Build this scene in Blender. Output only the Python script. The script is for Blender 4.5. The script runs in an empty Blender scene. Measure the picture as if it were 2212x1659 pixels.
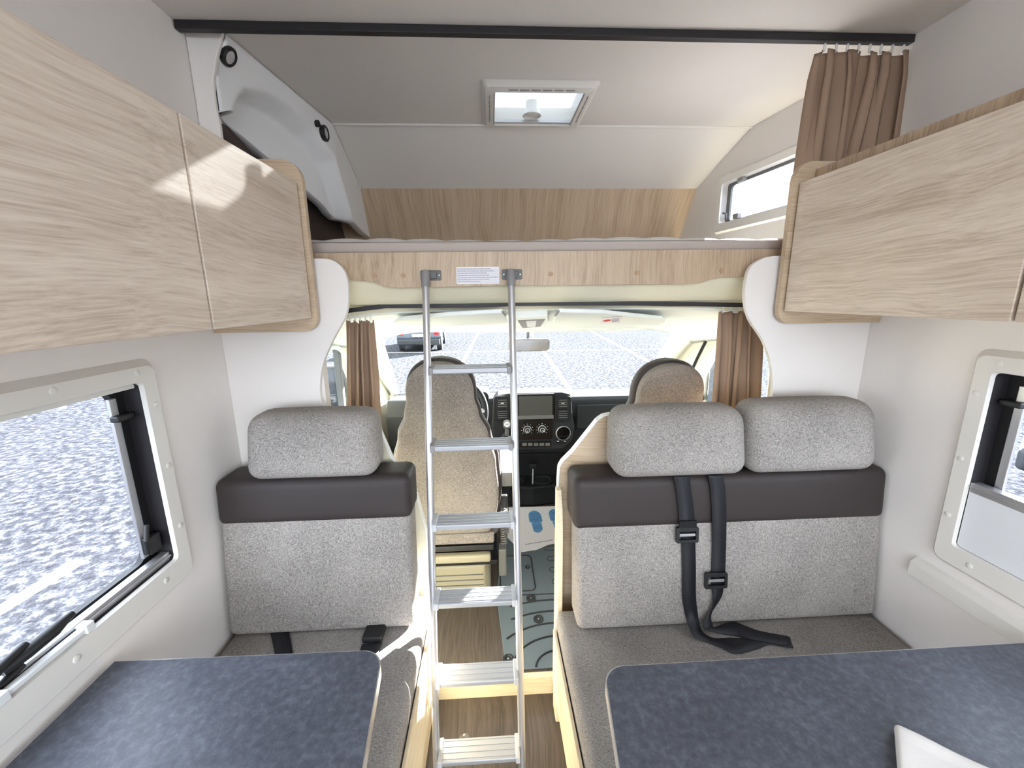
import bpy, math, random
from math import sin, cos, pi, radians, sqrt
from mathutils import Vector, Matrix

# ------------------------------------------------------------------ camera
random.seed(7)
SC = bpy.context.scene
COL = SC.collection
H = 1.6                                   # eye height above the living floor
F, CX, CY = 880., 1106., 829.5            # focal length in pixels of a 2212x1659 frame
YAW, PIT, ROL = radians(2.85), radians(12.05), radians(0.72)
cy, sy, cp, sp, cr, sr = cos(YAW), sin(YAW), cos(PIT), sin(PIT), cos(ROL), sin(ROL)
R3 = (Matrix(((cy, sy, 0), (-sy, cy, 0), (0, 0, 1))) @ Matrix(((1, 0, 0), (0, cp, sp), (0, -sp, cp)))
      @ Matrix(((1, 0, 0), (0, 0, 1), (0, -1, 0))) @ Matrix(((cr, -sr, 0), (sr, cr, 0), (0, 0, 1))))
cam_d = bpy.data.cameras.new('camera')
cam = bpy.data.objects.new('camera', cam_d)
COL.objects.link(cam)
cam_d.sensor_width = 36.0
cam_d.lens = F / 2212 * 36.0
cam_d.clip_start = 0.02
rx, dn, fw = R3.col[0], R3.col[1], R3.col[2]
cam.matrix_world = Matrix(((rx[0], -dn[0], -fw[0], 0), (rx[1], -dn[1], -fw[1], 0), (rx[2], -dn[2], -fw[2], H), (0, 0, 0, 1)))
SC.camera = cam

# ------------------------------------------------------------------ light
SC.view_settings.view_transform = 'Standard'
SC.view_settings.look = 'None'
SC.view_settings.gamma = 1.0
SC.view_settings.use_curve_mapping = False
SC.view_settings.exposure = 2.75
w = bpy.data.worlds.new('sky')
SC.world = w
w.use_nodes = True
bg = w.node_tree.nodes['Background']
bg.inputs[0].default_value = (0.86, 0.93, 1.0, 1)
bg.inputs[1].default_value = 1.2
SUN_AZ, SUN_EL = radians(41), radians(24)
sd = bpy.data.lights.new('sun_offscreen', 'SUN')
sd.energy = 18.0
sd.angle = radians(0.6)
sd.color = (1.0, 0.98, 0.94)
sun = bpy.data.objects.new('sun_offscreen', sd)
COL.objects.link(sun)
sv = Vector((sin(SUN_AZ) * cos(SUN_EL), cos(SUN_AZ) * cos(SUN_EL), sin(SUN_EL)))
sun.rotation_euler = sv.to_track_quat('Z', 'Y').to_euler()
sun.location = (6, 6, 6)


# ------------------------------------------------------------------ pixel -> place
def ray(x, y):
    return R3 @ Vector((x - CX, y - CY, F))


def onX(x, y, X):
    d = ray(x, y)
    return d * (X / d[0])


def onY(x, y, Y):
    d = ray(x, y)
    return d * (Y / d[1])


def onZ(x, y, Z):
    d = ray(x, y)
    return d * (Z / d[2])


def onP(x, y, o, n):
    d = ray(x, y)
    return d * (Vector(o).dot(Vector(n)) / d.dot(Vector(n)))


# ------------------------------------------------------------------ mesh collector (z is measured from eye level)
class Fr:
    """a local frame: u, v in a plane, w along its normal"""
    def __init__(s, o, u, v):
        s.o, s.u, s.v = Vector(o), Vector(u).normalized(), Vector(v).normalized()
        s.w = s.u.cross(s.v).normalized()

    def p(s, u, v, w=0):
        return s.o + s.u * u + s.v * v + s.w * w


AX = {'X': Fr((0, 0, 0), (0, 1, 0), (0, 0, 1)), 'Y': Fr((0, 0, 0), (0, 0, 1), (1, 0, 0)), 'Z': Fr((0, 0, 0), (1, 0, 0), (0, 1, 0))}


def rrect(u0, u1, v0, v1, r, n=6):
    if not isinstance(r, (tuple, list)):
        r = (r,) * 4
    pts = []
    for k, (cu, cv, su, sv_) in enumerate(((u1, v1, -1, -1), (u0, v1, 1, -1), (u0, v0, 1, 1), (u1, v0, -1, 1))):
        rr = max(r[k], 1e-5)
        for i in range(n + 1):
            a = pi / 2 * k + pi / 2 * i / n
            pts.append((cu + su * rr + rr * cos(a), cv + sv_ * rr + rr * sin(a)))
    return pts


def circ(u, v, r, n=24, ry=None):
    ry = r if ry is None else ry
    return [(u + r * cos(2 * pi * i / n), v + ry * sin(2 * pi * i / n)) for i in range(n)]


def smooth_poly(pts, k=6, closed=True):
    out = []
    n = len(pts)
    rng = range(n) if closed else range(n - 1)
    for i in rng:
        if closed:
            p0, p1, p2, p3 = pts[i - 1], pts[i], pts[(i + 1) % n], pts[(i + 2) % n]
        else:
            p0, p1, p2, p3 = pts[max(i - 1, 0)], pts[i], pts[i + 1], pts[min(i + 2, n - 1)]
        for j in range(k):
            t = j / k
            out.append(tuple(0.5 * ((2 * b) + (-a + c) * t + (2 * a - 5 * b + 4 * c - d) * t * t + (-a + 3 * b - 3 * c + d) * t ** 3)
                             for a, b, c, d in zip(p0, p1, p2, p3)))
    if not closed:
        out.append(tuple(pts[-1]))
    return out


class MB:
    def __init__(s):
        s.v, s.f = [], []

    def add(s, pts, faces):
        b = len(s.v)
        s.v += [tuple(p) for p in pts]
        s.f += [tuple(b + i for i in f) for f in faces]
        return s

    def box(s, x0, x1, y0, y1, z0, z1):
        p = [(x, y, z) for z in (z0, z1) for y in (y0, y1) for x in (x0, x1)]
        return s.add(p, [(0, 2, 3, 1), (4, 5, 7, 6), (0, 1, 5, 4), (2, 6, 7, 3), (0, 4, 6, 2), (1, 3, 7, 5)])

    def fbox(s, fr, u0, u1, v0, v1, w0, w1):
        p = [fr.p(u, v, ww) for ww in (w0, w1) for v in (v0, v1) for u in (u0, u1)]
        return s.add(p, [(0, 2, 3, 1), (4, 5, 7, 6), (0, 1, 5, 4), (2, 6, 7, 3), (0, 4, 6, 2), (1, 3, 7, 5)])

    def prism(s, fr, poly, w0, w1):
        if isinstance(fr, str):
            fr = AX[fr]
        n = len(poly)
        p = [fr.p(u, v, w0) for u, v in poly] + [fr.p(u, v, w1) for u, v in poly]
        f = [tuple(reversed(range(n))), tuple(range(n, 2 * n))]
        f += [(i, (i + 1) % n, n + (i + 1) % n, n + i) for i in range(n)]
        return s.add(p, f)

    def ring(s, fr, outer, inner, w0, w1, w0i=None, w1i=None):
        if isinstance(fr, str):
            fr = AX[fr]
        w0i = w0 if w0i is None else w0i
        w1i = w1 if w1i is None else w1i
        n = len(outer)
        p = ([fr.p(u, v, w0) for u, v in outer] + [fr.p(u, v, w1) for u, v in outer]
             + [fr.p(u, v, w0i) for u, v in inner] + [fr.p(u, v, w1i) for u, v in inner])
        f = []
        for i in range(n):
            j = (i + 1) % n
            f += [(i, j, n + j, n + i), (2 * n + j, 2 * n + i, 3 * n + i, 3 * n + j),
                  (n + i, n + j, 3 * n + j, 3 * n + i), (j, i, 2 * n + i, 2 * n + j)]
        return s.add(p, f)

    def tube(s, path, r, n=10, closed=False, caps=True):
        path = [Vector(p) for p in path]
        m = len(path)
        rs = r if isinstance(r, (list, tuple)) else [r] * m
        pts, faces = [], []
        up = None
        for i in range(m):
            if closed:
                t = path[(i + 1) % m] - path[i - 1]
            else:
                t = path[min(i + 1, m - 1)] - path[max(i - 1, 0)]
            t.normalize()
            if up is None:
                up = t.orthogonal().normalized()
            else:
                up = (up - t * up.dot(t)).normalized()
            b = t.cross(up)
            for k in range(n):
                a = 2 * pi * k / n
                pts.append(path[i] + (up * cos(a) + b * sin(a)) * rs[i])
        for i in range(m if closed else m - 1):
            j = (i + 1) % m
            for k in range(n):
                l = (k + 1) % n
                faces.append((i * n + k, i * n + l, j * n + l, j * n + k))
        if caps and not closed:
            faces += [tuple(reversed(range(n))), tuple(range((m - 1) * n, m * n))]
        return s.add(pts, faces)

    def lathe(s, fr, c, prof, n=24, cap=True):
        """prof: (radius, w) pairs around the frame normal at (u, v)"""
        if isinstance(fr, str):
            fr = AX[fr]
        pts = [fr.p(c[0] + r * cos(2 * pi * k / n), c[1] + r * sin(2 * pi * k / n), ww) for r, ww in prof for k in range(n)]
        m = len(prof)
        f = [(i * n + k, i * n + (k + 1) % n, (i + 1) * n + (k + 1) % n, (i + 1) * n + k) for i in range(m - 1) for k in range(n)]
        if cap:
            f += [tuple(reversed(range(n))), tuple(range((m - 1) * n, m * n))]
        return s.add(pts, f)

    def grid(s, fn, nu, nv, cu=False, cv=False, flip=False):
        pts = [fn(i / (nu if cu else nu - 1), j / (nv if cv else nv - 1)) for i in range(nu) for j in range(nv)]
        f = []
        for i in range(nu if cu else nu - 1):
            for j in range(nv if cv else nv - 1):
                a, b, c, d = i * nv + j, ((i + 1) % nu) * nv + j, ((i + 1) % nu) * nv + (j + 1) % nv, i * nv + (j + 1) % nv
                f.append((a, d, c, b) if flip else (a, b, c, d))
        return s.add(pts, f)

    def rbox(s, size, r, warp, n=6, m=8):
        """rounded box of half sizes `size`, corner radius r, mapped by warp(x, y, z)"""
        a, b, c = size

        def axis(h):
            t = [-h + r * (1 - cos(pi / 2 * i / n)) for i in range(n)]
            q = h - r
            t += [-q + 2 * q * i / m for i in range(m + 1)]
            return t + [-x for x in reversed(t[:n])]
        ts = [axis(h) for h in (a, b, c)]

        def rnd(p):
            q = [max(-(h - r), min(h - r, x)) for x, h in zip(p, (a, b, c))]
            d = [x - y for x, y in zip(p, q)]
            l = sqrt(sum(x * x for x in d))
            if l < 1e-9:
                return p
            mx = max(abs(x) for x in d)
            k = r * (mx / r) / l if mx < r - 1e-9 else r / l
            return [y + x * k for x, y in zip(d, q)]
        for ax in range(3):
            o1, o2 = (ax + 1) % 3, (ax + 2) % 3
            for sg in (-1, 1):
                h = (a, b, c)[ax] * sg
                A, B = ts[o1], ts[o2]
                pts = []
                for x in A:
                    for y in B:
                        p = [0, 0, 0]
                        p[ax], p[o1], p[o2] = h, x, y
                        pts.append(warp(*rnd(p)))
                nb = len(B)
                f = []
                for i in range(len(A) - 1):
                    for j in range(nb - 1):
                        q = (i * nb + j, (i + 1) * nb + j, (i + 1) * nb + j + 1, i * nb + j + 1)
                        f.append(q if sg > 0 else q[::-1])
                s.add(pts, f)
        return s


def tag(o, label=None, cat=None, group=None, kind=None):
    if label:
        o['label'] = label
    if cat:
        o['category'] = cat
    if group:
        o['group'] = group
    if kind:
        o['kind'] = kind
    return o


def thing(name, base, label, cat, group=None, kind=None):
    o = bpy.data.objects.new(name, None)
    o.empty_display_size = 0.05
    COL.objects.link(o)
    o.location = (base[0], base[1], base[2] + H)
    o['org'] = [base[0], base[1], base[2] + H]
    return tag(o, label, cat, group, kind)


def obj(name, mb, mat, parent=None, smooth=None, bevel=None, sub=0, solid=None, weld=True, label=None, cat=None, group=None, kind=None):
    me = bpy.data.meshes.new(name)
    vs = [(x, y, z + H) for x, y, z in mb.v]
    if parent is not None:
        og = tuple(parent['org'])
    else:
        xs, ys, zs = zip(*vs)
        og = ((min(xs) + max(xs)) / 2, (min(ys) + max(ys)) / 2, min(zs))
    me.from_pydata([(x - og[0], y - og[1], z - og[2]) for x, y, z in vs], [], mb.f)
    import bmesh
    bm = bmesh.new()
    bm.from_mesh(me)
    if weld:
        bmesh.ops.remove_doubles(bm, verts=bm.verts, dist=2e-5)
    bmesh.ops.recalc_face_normals(bm, faces=bm.faces)
    bm.to_mesh(me)
    bm.free()
    o = bpy.data.objects.new(name, me)
    COL.objects.link(o)
    if parent is not None:
        o.parent = parent
    else:
        o.location = og
    o['org'] = list(og)
    if mat is not None:
        me.materials.append(mat)
    if smooth is not None:
        me.polygons.foreach_set('use_smooth', [True] * len(me.polygons))
        if smooth < 180:
            me.set_sharp_from_angle(angle=radians(smooth))
    if solid:
        md = o.modifiers.new('solid', 'SOLIDIFY')
        md.thickness = solid
        md.offset = 0
    if bevel:
        md = o.modifiers.new('bevel', 'BEVEL')
        md.width = bevel
        md.segments = 3
        md.limit_method = 'ANGLE'
        md.angle_limit = radians(35)
    if sub:
        md = o.modifiers.new('sub', 'SUBSURF')
        md.levels = sub
        md.render_levels = sub
    return tag(o, label, cat, group, kind)


def copy_tree(o, loc=None, rz=None, mats=None):
    c = o.copy()
    COL.objects.link(c)
    if loc is not None:
        c.location = loc
    if rz is not None:
        c.rotation_euler = (0, 0, rz)

    def rec(a, b):
        for ch in a.children:
            d = ch.copy()
            COL.objects.link(d)
            d.parent = b
            if mats and d.type == 'MESH' and d.data.materials and d.data.materials[0] in mats:
                d.data = d.data.copy()
                d.data.materials[0] = mats[d.data.materials[0]]
            rec(ch, d)
    rec(o, c)
    return c


# ------------------------------------------------------------------ materials
def lin(c):
    return tuple(((x / 255) / 12.92 if x / 255 <= 0.04045 else ((x / 255 + 0.055) / 1.055) ** 2.4) for x in c) + (1,)


def base_mat(name):
    m = bpy.data.materials.new(name)
    m.use_nodes = True
    nt = m.node_tree
    return m, nt, nt.nodes['Principled BSDF']


def nn(nt, t, **kw):
    n = nt.nodes.new(t)
    for k, v in kw.items():
        n.inputs[k].default_value = v
    return n


def plain(name, rgb, rough=0.5, metal=0.0, var=0.0, scale=8, bump=0.0, bscale=200, spec=0.5, coat=0.0):
    m, nt, b = base_mat(name)
    b.inputs['Base Color'].default_value = lin(rgb)
    b.inputs['Roughness'].default_value = rough
    b.inputs['Metallic'].default_value = metal
    b.inputs['Specular IOR Level'].default_value = spec
    b.inputs['Coat Weight'].default_value = coat
    tc = nn(nt, 'ShaderNodeTexCoord')
    if var:
        no = nn(nt, 'ShaderNodeTexNoise', Scale=scale, Detail=4.0)
        nt.links.new(tc.outputs['Object'], no.inputs['Vector'])
        mx = nn(nt, 'ShaderNodeMix')
        mx.data_type = 'RGBA'
        c = lin(rgb)
        mx.inputs['A'].default_value = tuple(x * (1 - var) for x in c[:3]) + (1,)
        mx.inputs['B'].default_value = tuple(min(1, x * (1 + var)) for x in c[:3]) + (1,)
        nt.links.new(no.outputs['Fac'], mx.inputs['Factor'])
        nt.links.new(mx.outputs['Result'], b.inputs['Base Color'])
    if bump:
        no = nn(nt, 'ShaderNodeTexNoise', Scale=bscale, Detail=3.0)
        nt.links.new(tc.outputs['Object'], no.inputs['Vector'])
        bp = nn(nt, 'ShaderNodeBump', Strength=bump, Distance=0.001)
        nt.links.new(no.outputs['Fac'], bp.inputs['Height'])
        nt.links.new(bp.outputs['Normal'], b.inputs['Normal'])
    return m


def wood(name, axis, light, dark, rough=0.45, stretch=18, fine=95, off=0.0, sheen=0.4, axis2=None):
    """long grain along `axis`: wavy bands plus fine streaks"""
    m, nt, b = base_mat(name)
    tc = nn(nt, 'ShaderNodeTexCoord')
    mp = nn(nt, 'ShaderNodeMapping')
    i = 'XYZ'.index(axis)
    s1 = [stretch] * 3
    s1[i] = stretch * 0.045
    if axis2:
        s1['XYZ'.index(axis2)] = stretch * 0.045
    mp.inputs['Scale'].default_value = s1
    mp.inputs['Location'].default_value = (off, off * 1.7, off * 0.6)
    wob = nn(nt, 'ShaderNodeTexNoise', Scale=1.6, Detail=2.0)
    nt.links.new(tc.outputs['Object'], wob.inputs['Vector'])
    sc = nn(nt, 'ShaderNodeVectorMath')
    sc.operation = 'SCALE'
    sc.inputs['Scale'].default_value = 0.10
    nt.links.new(wob.outputs['Color'], sc.inputs[0])
    ad = nn(nt, 'ShaderNodeVectorMath')
    ad.operation = 'ADD'
    nt.links.new(tc.outputs['Object'], ad.inputs[0])
    nt.links.new(sc.outputs[0], ad.inputs[1])
    nt.links.new(ad.outputs[0], mp.inputs['Vector'])
    n1 = nn(nt, 'ShaderNodeTexNoise', Scale=1.0, Detail=5.0, Roughness=0.6)
    nt.links.new(mp.outputs[0], n1.inputs['Vector'])
    mp2 = nn(nt, 'ShaderNodeMapping')
    s2 = [fine * 2.2] * 3
    s2[i] = fine * 0.05
    if axis2:
        s2['XYZ'.index(axis2)] = fine * 0.05
    mp2.inputs['Scale'].default_value = s2
    nt.links.new(ad.outputs[0], mp2.inputs['Vector'])
    n2 = nn(nt, 'ShaderNodeTexNoise', Scale=1.0, Detail=4.0, Roughness=0.65)
    nt.links.new(mp2.outputs[0], n2.inputs['Vector'])
    mul = nn(nt, 'ShaderNodeMath')
    mul.operation = 'MULTIPLY_ADD'
    mul.inputs[1].default_value = 0.56
    nt.links.new(n2.outputs['Fac'], mul.inputs[0])
    m3 = nn(nt, 'ShaderNodeMath')
    m3.operation = 'MULTIPLY'
    m3.inputs[1].default_value = 0.44
    nt.links.new(n1.outputs['Fac'], m3.inputs[0])
    nt.links.new(m3.outputs[0], mul.inputs[2])
    rp = nn(nt, 'ShaderNodeValToRGB')
    e = rp.color_ramp.elements
    e[0].position, e[0].color = 0.36, lin(dark)
    e[1].position, e[1].color = 0.60, lin(light)
    x = e.new(0.47)
    x.color = lin(tuple((p * 0.6 + q * 0.4) for p, q in zip(light, dark)))
    nt.links.new(mul.outputs[0], rp.inputs['Fac'])
    nt.links.new(rp.outputs['Color'], b.inputs['Base Color'])
    b.inputs['Roughness'].default_value = rough
    b.inputs['Specular IOR Level'].default_value = sheen
    bp = nn(nt, 'ShaderNodeBump', Strength=0.12, Distance=0.0006)
    nt.links.new(n2.outputs['Fac'], bp.inputs['Height'])
    nt.links.new(bp.outputs['Normal'], b.inputs['Normal'])
    return m


def fabric(name, rgb, rgb2, sc=460):
    """coarse woven cloth: short vertical threads in patches, dark and light"""
    m, nt, b = base_mat(name)
    tc = nn(nt, 'ShaderNodeTexCoord')
    outs = []
    for s in ((sc, sc, sc * 0.30), (sc * 0.30, sc, sc)):
        mp = nn(nt, 'ShaderNodeMapping')
        mp.inputs['Scale'].default_value = s
        nt.links.new(tc.outputs['Object'], mp.inputs['Vector'])
        no = nn(nt, 'ShaderNodeTexNoise', Scale=1.0, Detail=2.0)
        nt.links.new(mp.outputs[0], no.inputs['Vector'])
        outs.append(no.outputs['Fac'])
    pt = nn(nt, 'ShaderNodeTexNoise', Scale=38.0, Detail=1.0)
    nt.links.new(tc.outputs['Object'], pt.inputs['Vector'])
    st = nn(nt, 'ShaderNodeMapRange')
    st.inputs['From Min'].default_value = 0.44
    st.inputs['From Max'].default_value = 0.60
    nt.links.new(pt.outputs['Fac'], st.inputs['Value'])
    mixf = nn(nt, 'ShaderNodeMix')
    nt.links.new(st.outputs[0], mixf.inputs['Factor'])
    nt.links.new(outs[0], mixf.inputs['A'])
    nt.links.new(outs[1], mixf.inputs['B'])
    big = nn(nt, 'ShaderNodeTexNoise', Scale=6.0, Detail=2.0)
    nt.links.new(tc.outputs['Object'], big.inputs['Vector'])
    ad = nn(nt, 'ShaderNodeMath')
    ad.operation = 'MULTIPLY_ADD'
    ad.inputs[1].default_value = 0.25
    nt.links.new(big.outputs['Fac'], ad.inputs[0])
    nt.links.new(mixf.outputs['Result'], ad.inputs[2])
    rp = nn(nt, 'ShaderNodeValToRGB')
    e = rp.color_ramp.elements
    e[0].position, e[0].color = 0.45, lin(rgb2)
    e[1].position, e[1].color = 0.78, lin(rgb)
    nt.links.new(ad.outputs[0], rp.inputs['Fac'])
    nt.links.new(rp.outputs['Color'], b.inputs['Base Color'])
    b.inputs['Roughness'].default_value = 0.92
    b.inputs['Specular IOR Level'].default_value = 0.15
    bp = nn(nt, 'ShaderNodeBump', Strength=0.55, Distance=0.0012)
    nt.links.new(mixf.outputs['Result'], bp.inputs['Height'])
    nt.links.new(bp.outputs['Normal'], b.inputs['Normal'])
    return m


def speckle(name, cols, scale, rough, pos=(0.35, 0.5, 0.65), bump=0.0, detail=6, big=0, bigf=0.25, rz=None, white=0.0, wscale=160):
    m, nt, b = base_mat(name)
    tc = nn(nt, 'ShaderNodeTexCoord')
    no = nn(nt, 'ShaderNodeTexNoise', Scale=scale, Detail=float(detail), Roughness=0.7)
    nt.links.new(tc.outputs['Object'], no.inputs['Vector'])
    src = no.outputs['Fac']
    if big:
        nb = nn(nt, 'ShaderNodeTexNoise', Scale=big, Detail=3.0)
        nt.links.new(tc.outputs['Object'], nb.inputs['Vector'])
        mx = nn(nt, 'ShaderNodeMix')
        mx.inputs['Factor'].default_value = bigf
        nt.links.new(src, mx.inputs['A'])
        nt.links.new(nb.outputs['Fac'], mx.inputs['B'])
        src = mx.outputs['Result']
    rp = nn(nt, 'ShaderNodeValToRGB')
    e = rp.color_ramp.elements
    e[0].position, e[0].color = pos[0], lin(cols[0])
    e[1].position, e[1].color = pos[2], lin(cols[2])
    x = e.new(pos[1])
    x.color = lin(cols[1])
    nt.links.new(src, rp.inputs['Fac'])
    nt.links.new(rp.outputs['Color'], b.inputs['Base Color'])
    b.inputs['Roughness'].default_value = rough
    if rough > 0.8:
        b.inputs['Specular IOR Level'].default_value = 0.0
    if bump:
        bp = nn(nt, 'ShaderNodeBump', Strength=bump, Distance=0.001)
        nt.links.new(no.outputs['Fac'], bp.inputs['Height'])
        nt.links.new(bp.outputs['Normal'], b.inputs['Normal'])
    return m


def glass(name, tint=(1, 1, 1), refl=0.06):
    m = bpy.data.materials.new(name)
    m.use_nodes = True
    nt = m.node_tree
    nt.nodes.remove(nt.nodes['Principled BSDF'])
    out = nt.nodes['Material Output']
    tr = nn(nt, 'ShaderNodeBsdfTransparent')
    tr.inputs[0].default_value = tint + (1,)
    gl = nn(nt, 'ShaderNodeBsdfGlossy')
    gl.inputs['Roughness'].default_value = 0.02
    mx = nn(nt, 'ShaderNodeMixShader')
    mx.inputs[0].default_value = refl
    nt.links.new(tr.outputs[0], mx.inputs[1])
    nt.links.new(gl.outputs[0], mx.inputs[2])
    nt.links.new(mx.outputs[0], out.inputs[0])
    return m


WHITE = plain('white_laminate', (236, 231, 227), 0.5, var=0.015, bump=0.05, bscale=600)
CEIL = plain('ceiling_laminate', (226, 221, 216), 0.55, var=0.015, bump=0.05, bscale=500)
ABS = plain('white_moulded_plastic', (238, 239, 240), 0.42, bump=0.05, bscale=700)
FRAMEW = plain('window_frame_plastic', (225, 222, 216), 0.45, bump=0.05, bscale=700)
CREAM = plain('cream_cab_plastic', (226, 220, 196), 0.6, bump=0.05, bscale=700)
HEADL = plain('headliner_felt', (242, 247, 244), 0.85, bump=0.15, bscale=900)
OAKY = wood('oak_along', 'Y', (228, 214, 199), (190, 172, 154), 0.36, off=1.3, sheen=0.5)
OAKX = wood('oak_across', 'X', (208, 187, 160), (174, 150, 123), 0.42, off=2.1)
OAKZ = wood('oak_upright', 'Z', (200, 178, 152), (164, 140, 115), 0.42, stretch=22, off=3.7)
WALZ = wood('oak_brown_upright', 'Z', (200, 178, 152), (164, 140, 115), 0.42, stretch=26, off=5.2, axis2='Y')
PALEX = wood('pale_oak_across', 'X', (238, 222, 186), (214, 192, 152), 0.45, off=0.4)
PALEY = wood('pale_oak_along', 'Y', (240, 226, 196), (218, 198, 164), 0.45, off=0.9)
FLOORM = wood('vinyl_floor_wood', 'Y', (88, 79, 72), (54, 47, 42), 0.42, stretch=14, fine=60, off=4.4)
GREY = fabric('grey_woven_fabric', (172, 166, 161), (116, 112, 109))
GREYC = fabric('grey_brown_seat_fabric', (150, 143, 138), (100, 95, 91))
BROWN = plain('dark_brown_leatherette', (46, 38, 37), 0.6, var=0.12, scale=5, bump=0.25, bscale=350)
TAUPE = plain('taupe_bed_cloth', (190, 178, 170), 0.85, bump=0.5, bscale=450, spec=0.2)
SHEET = plain('white_mattress_cover', (226, 221, 216), 0.85, bump=0.3, bscale=300, spec=0.2)
CURT = plain('tan_curtain_cloth', (156, 131, 112), 0.8, var=0.05, bump=0.25, bscale=700, spec=0.25)
SLATE = speckle('slate_table_laminate', ((62, 66, 77), (79, 83, 94), (102, 106, 117)), 60, 0.42, big=8, bump=0.05, detail=9)
BLACK = plain('black_plastic', (24, 24, 26), 0.45, bump=0.05)
RAILB = plain('black_rail', (30, 27, 30), 0.5)
DASH = plain('dash_plastic', (40, 42, 45), 0.75, bump=0.2, bscale=600, spec=0.25)
DASHD = plain('dark_dash_plastic', (20, 21, 23), 0.6, bump=0.1, spec=0.35)
GLOSSB = plain('gloss_black', (12, 12, 13), 0.15)
SCREEN = plain('screen_glass', (70, 72, 70), 0.12)
SILVER = plain('silver_trim', (190, 192, 195), 0.3, 0.8)
ALU = plain('brushed_aluminium', (196, 196, 199), 0.32, 0.75, bump=0.05, bscale=400)
ALUT = plain('tread_aluminium', (176, 178, 183), 0.5, 0.5)
CAPG = plain('pale_grey_plastic', (186, 188, 192), 0.5)
PLGREY = plain('grey_plastic', (140, 138, 138), 0.5)
PLDG = plain('dark_grey_plastic', (98, 98, 96), 0.5)
PLWHITE = plain('pale_plastic', (228, 230, 230), 0.45)
SCREW = plain('screw_steel', (200, 200, 198), 0.3, 0.9)
PAPER = plain('paper', (236, 234, 240), 0.8)
INK = plain('grey_ink', (110, 105, 118), 0.8)
REDINK = plain('red_ink', (190, 70, 60), 0.8)
BLUEINK = plain('blue_print', (96, 150, 200), 0.8)
BELT = plain('seat_belt_webbing', (20, 21, 29), 0.5, bump=0.4, bscale=900)
RUBBER = plain('grey_rubber_mat', (92, 104, 112), 0.6, bump=0.2, bscale=500)
RUBBERD = plain('dark_rubber', (30, 33, 36), 0.6)
BEIGEP = plain('beige_seat_plastic', (150, 144, 124), 0.55)
ASPH = speckle('asphalt', ((30, 31, 34), (51, 52, 56), (100, 102, 106)), 55, 0.85, pos=(0.37, 0.5, 0.65), bump=0.0, detail=12, big=11, bigf=0.45)
PAINT = plain('road_paint', (225, 225, 222), 0.8, var=0.1, scale=30)
CARD = plain('dark_blue_car_paint', (40, 48, 58), 0.25, 0.3, coat=0.5)
CARW = plain('white_car_paint', (230, 230, 232), 0.3, coat=0.5)
CARB = plain('blue_car_paint', (70, 120, 180), 0.3, coat=0.5)
REDL = plain('tail_light_red', (200, 30, 36), 0.2)
GLASS = glass('clear_glass', (0.96, 0.985, 0.98))
TINT = glass('acrylic_pane', (0.90, 0.92, 0.96))
CARGL = plain('car_window_glass', (20, 24, 28), 0.08)
LENS = plain('lamp_lens', (196, 194, 198), 0.35)
MIRR = plain('mirror_glass', (150, 154, 158), 0.05, 0.95)
BRNPK = plain('brown_pocket_cloth', (74, 64, 60), 0.8, bump=0.3)
STITCH = plain('maroon_stitching', (96, 56, 60), 0.8)
EDGEW = plain('white_edge_band', (240, 240, 236), 0.4)

XL, XR = -0.857, 1.302
ZC, ZF = 0.76, -H                         # ceiling, living floor (from eye level)
ZK = -1.519                               # cab floor
YP, YB = 1.345, 1.40                      # partition plane, bed board plane
YREAR = -1.6


def S(name, mb, mat, **k):
    return obj(name, mb, mat, kind='structure', **k)


def corners(u0, u1, v0, v1, n=6):
    return [(u1, v1)] * (n + 1) + [(u0, v1)] * (n + 1) + [(u0, v0)] * (n + 1) + [(u1, v0)] * (n + 1)


# ================================================================== SHELL
S('floor', MB().box(XL, XR, YREAR, 1.368, ZF - 0.04, ZF), FLOORM)
S('floor_cab', MB().box(-0.76, 1.21, 1.392, 3.05, ZK - 0.04, ZK), FLOORM)
S('trim_1', MB().box(XL, XR, 1.368, 1.392, ZF - 0.04, ZK + 0.004), PALEX, bevel=0.003)

# left and right living walls with window openings
W1 = (0.12, 1.005, -0.665, -0.191)        # window 1 opening on the left wall: y0 y1 z0 z1
W2 = (0.08, 0.964, -0.70, -0.205)         # window 2 opening on the right wall
for nm, X, d, W in (('wall_left', XL, -1, W1), ('wall_right', XR, 1, W2)):
    fr = Fr((X, 0, 0), (0, 1, 0), (0, 0, 1))      # w = +X
    m = MB().ring(fr, corners(YREAR, 1.40, ZF - 0.04, ZC + 0.04), rrect(W[0] - 0.005, W[1] + 0.005, W[2] - 0.005, W[3] + 0.005, 0.02), 0, d * 0.035)
    S(nm, m, WHITE)
fr = Fr((0, 0, ZC), (1, 0, 0), (0, 1, 0))
S('ceiling', MB().box(XL - 0.035, XR + 0.035, YREAR, 1.362, ZC, ZC + 0.04), CEIL)
# alcove
HA = (0.030, 0.372, 1.692, 1.990)         # hatch opening
S('ceiling_alcove', MB().ring(fr, corners(XL - 0.035, XR + 0.035, 1.362, 2.04), rrect(HA[0] - 0.008, HA[1] + 0.008, HA[2] - 0.008, HA[3] + 0.008, 0.012), 0, 0.04), CEIL)
SLO, SHI = (2.45, 0.593), (2.04, ZC)


def strip(x0, x1, a, b, t):
    """a slab between two (y, z) lines"""
    n = Vector((0, -(b[1] - a[1]), (b[0] - a[0]))).normalized() * t
    p = [(x, q[0] + k * n.y, q[1] + k * n.z) for k in (0, 1) for q in (a, b) for x in (x0, x1)]
    return MB().add(p, [(0, 2, 3, 1), (4, 5, 7, 6), (0, 1, 5, 4), (2, 6, 7, 3), (0, 4, 6, 2), (1, 3, 7, 5)])


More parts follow.
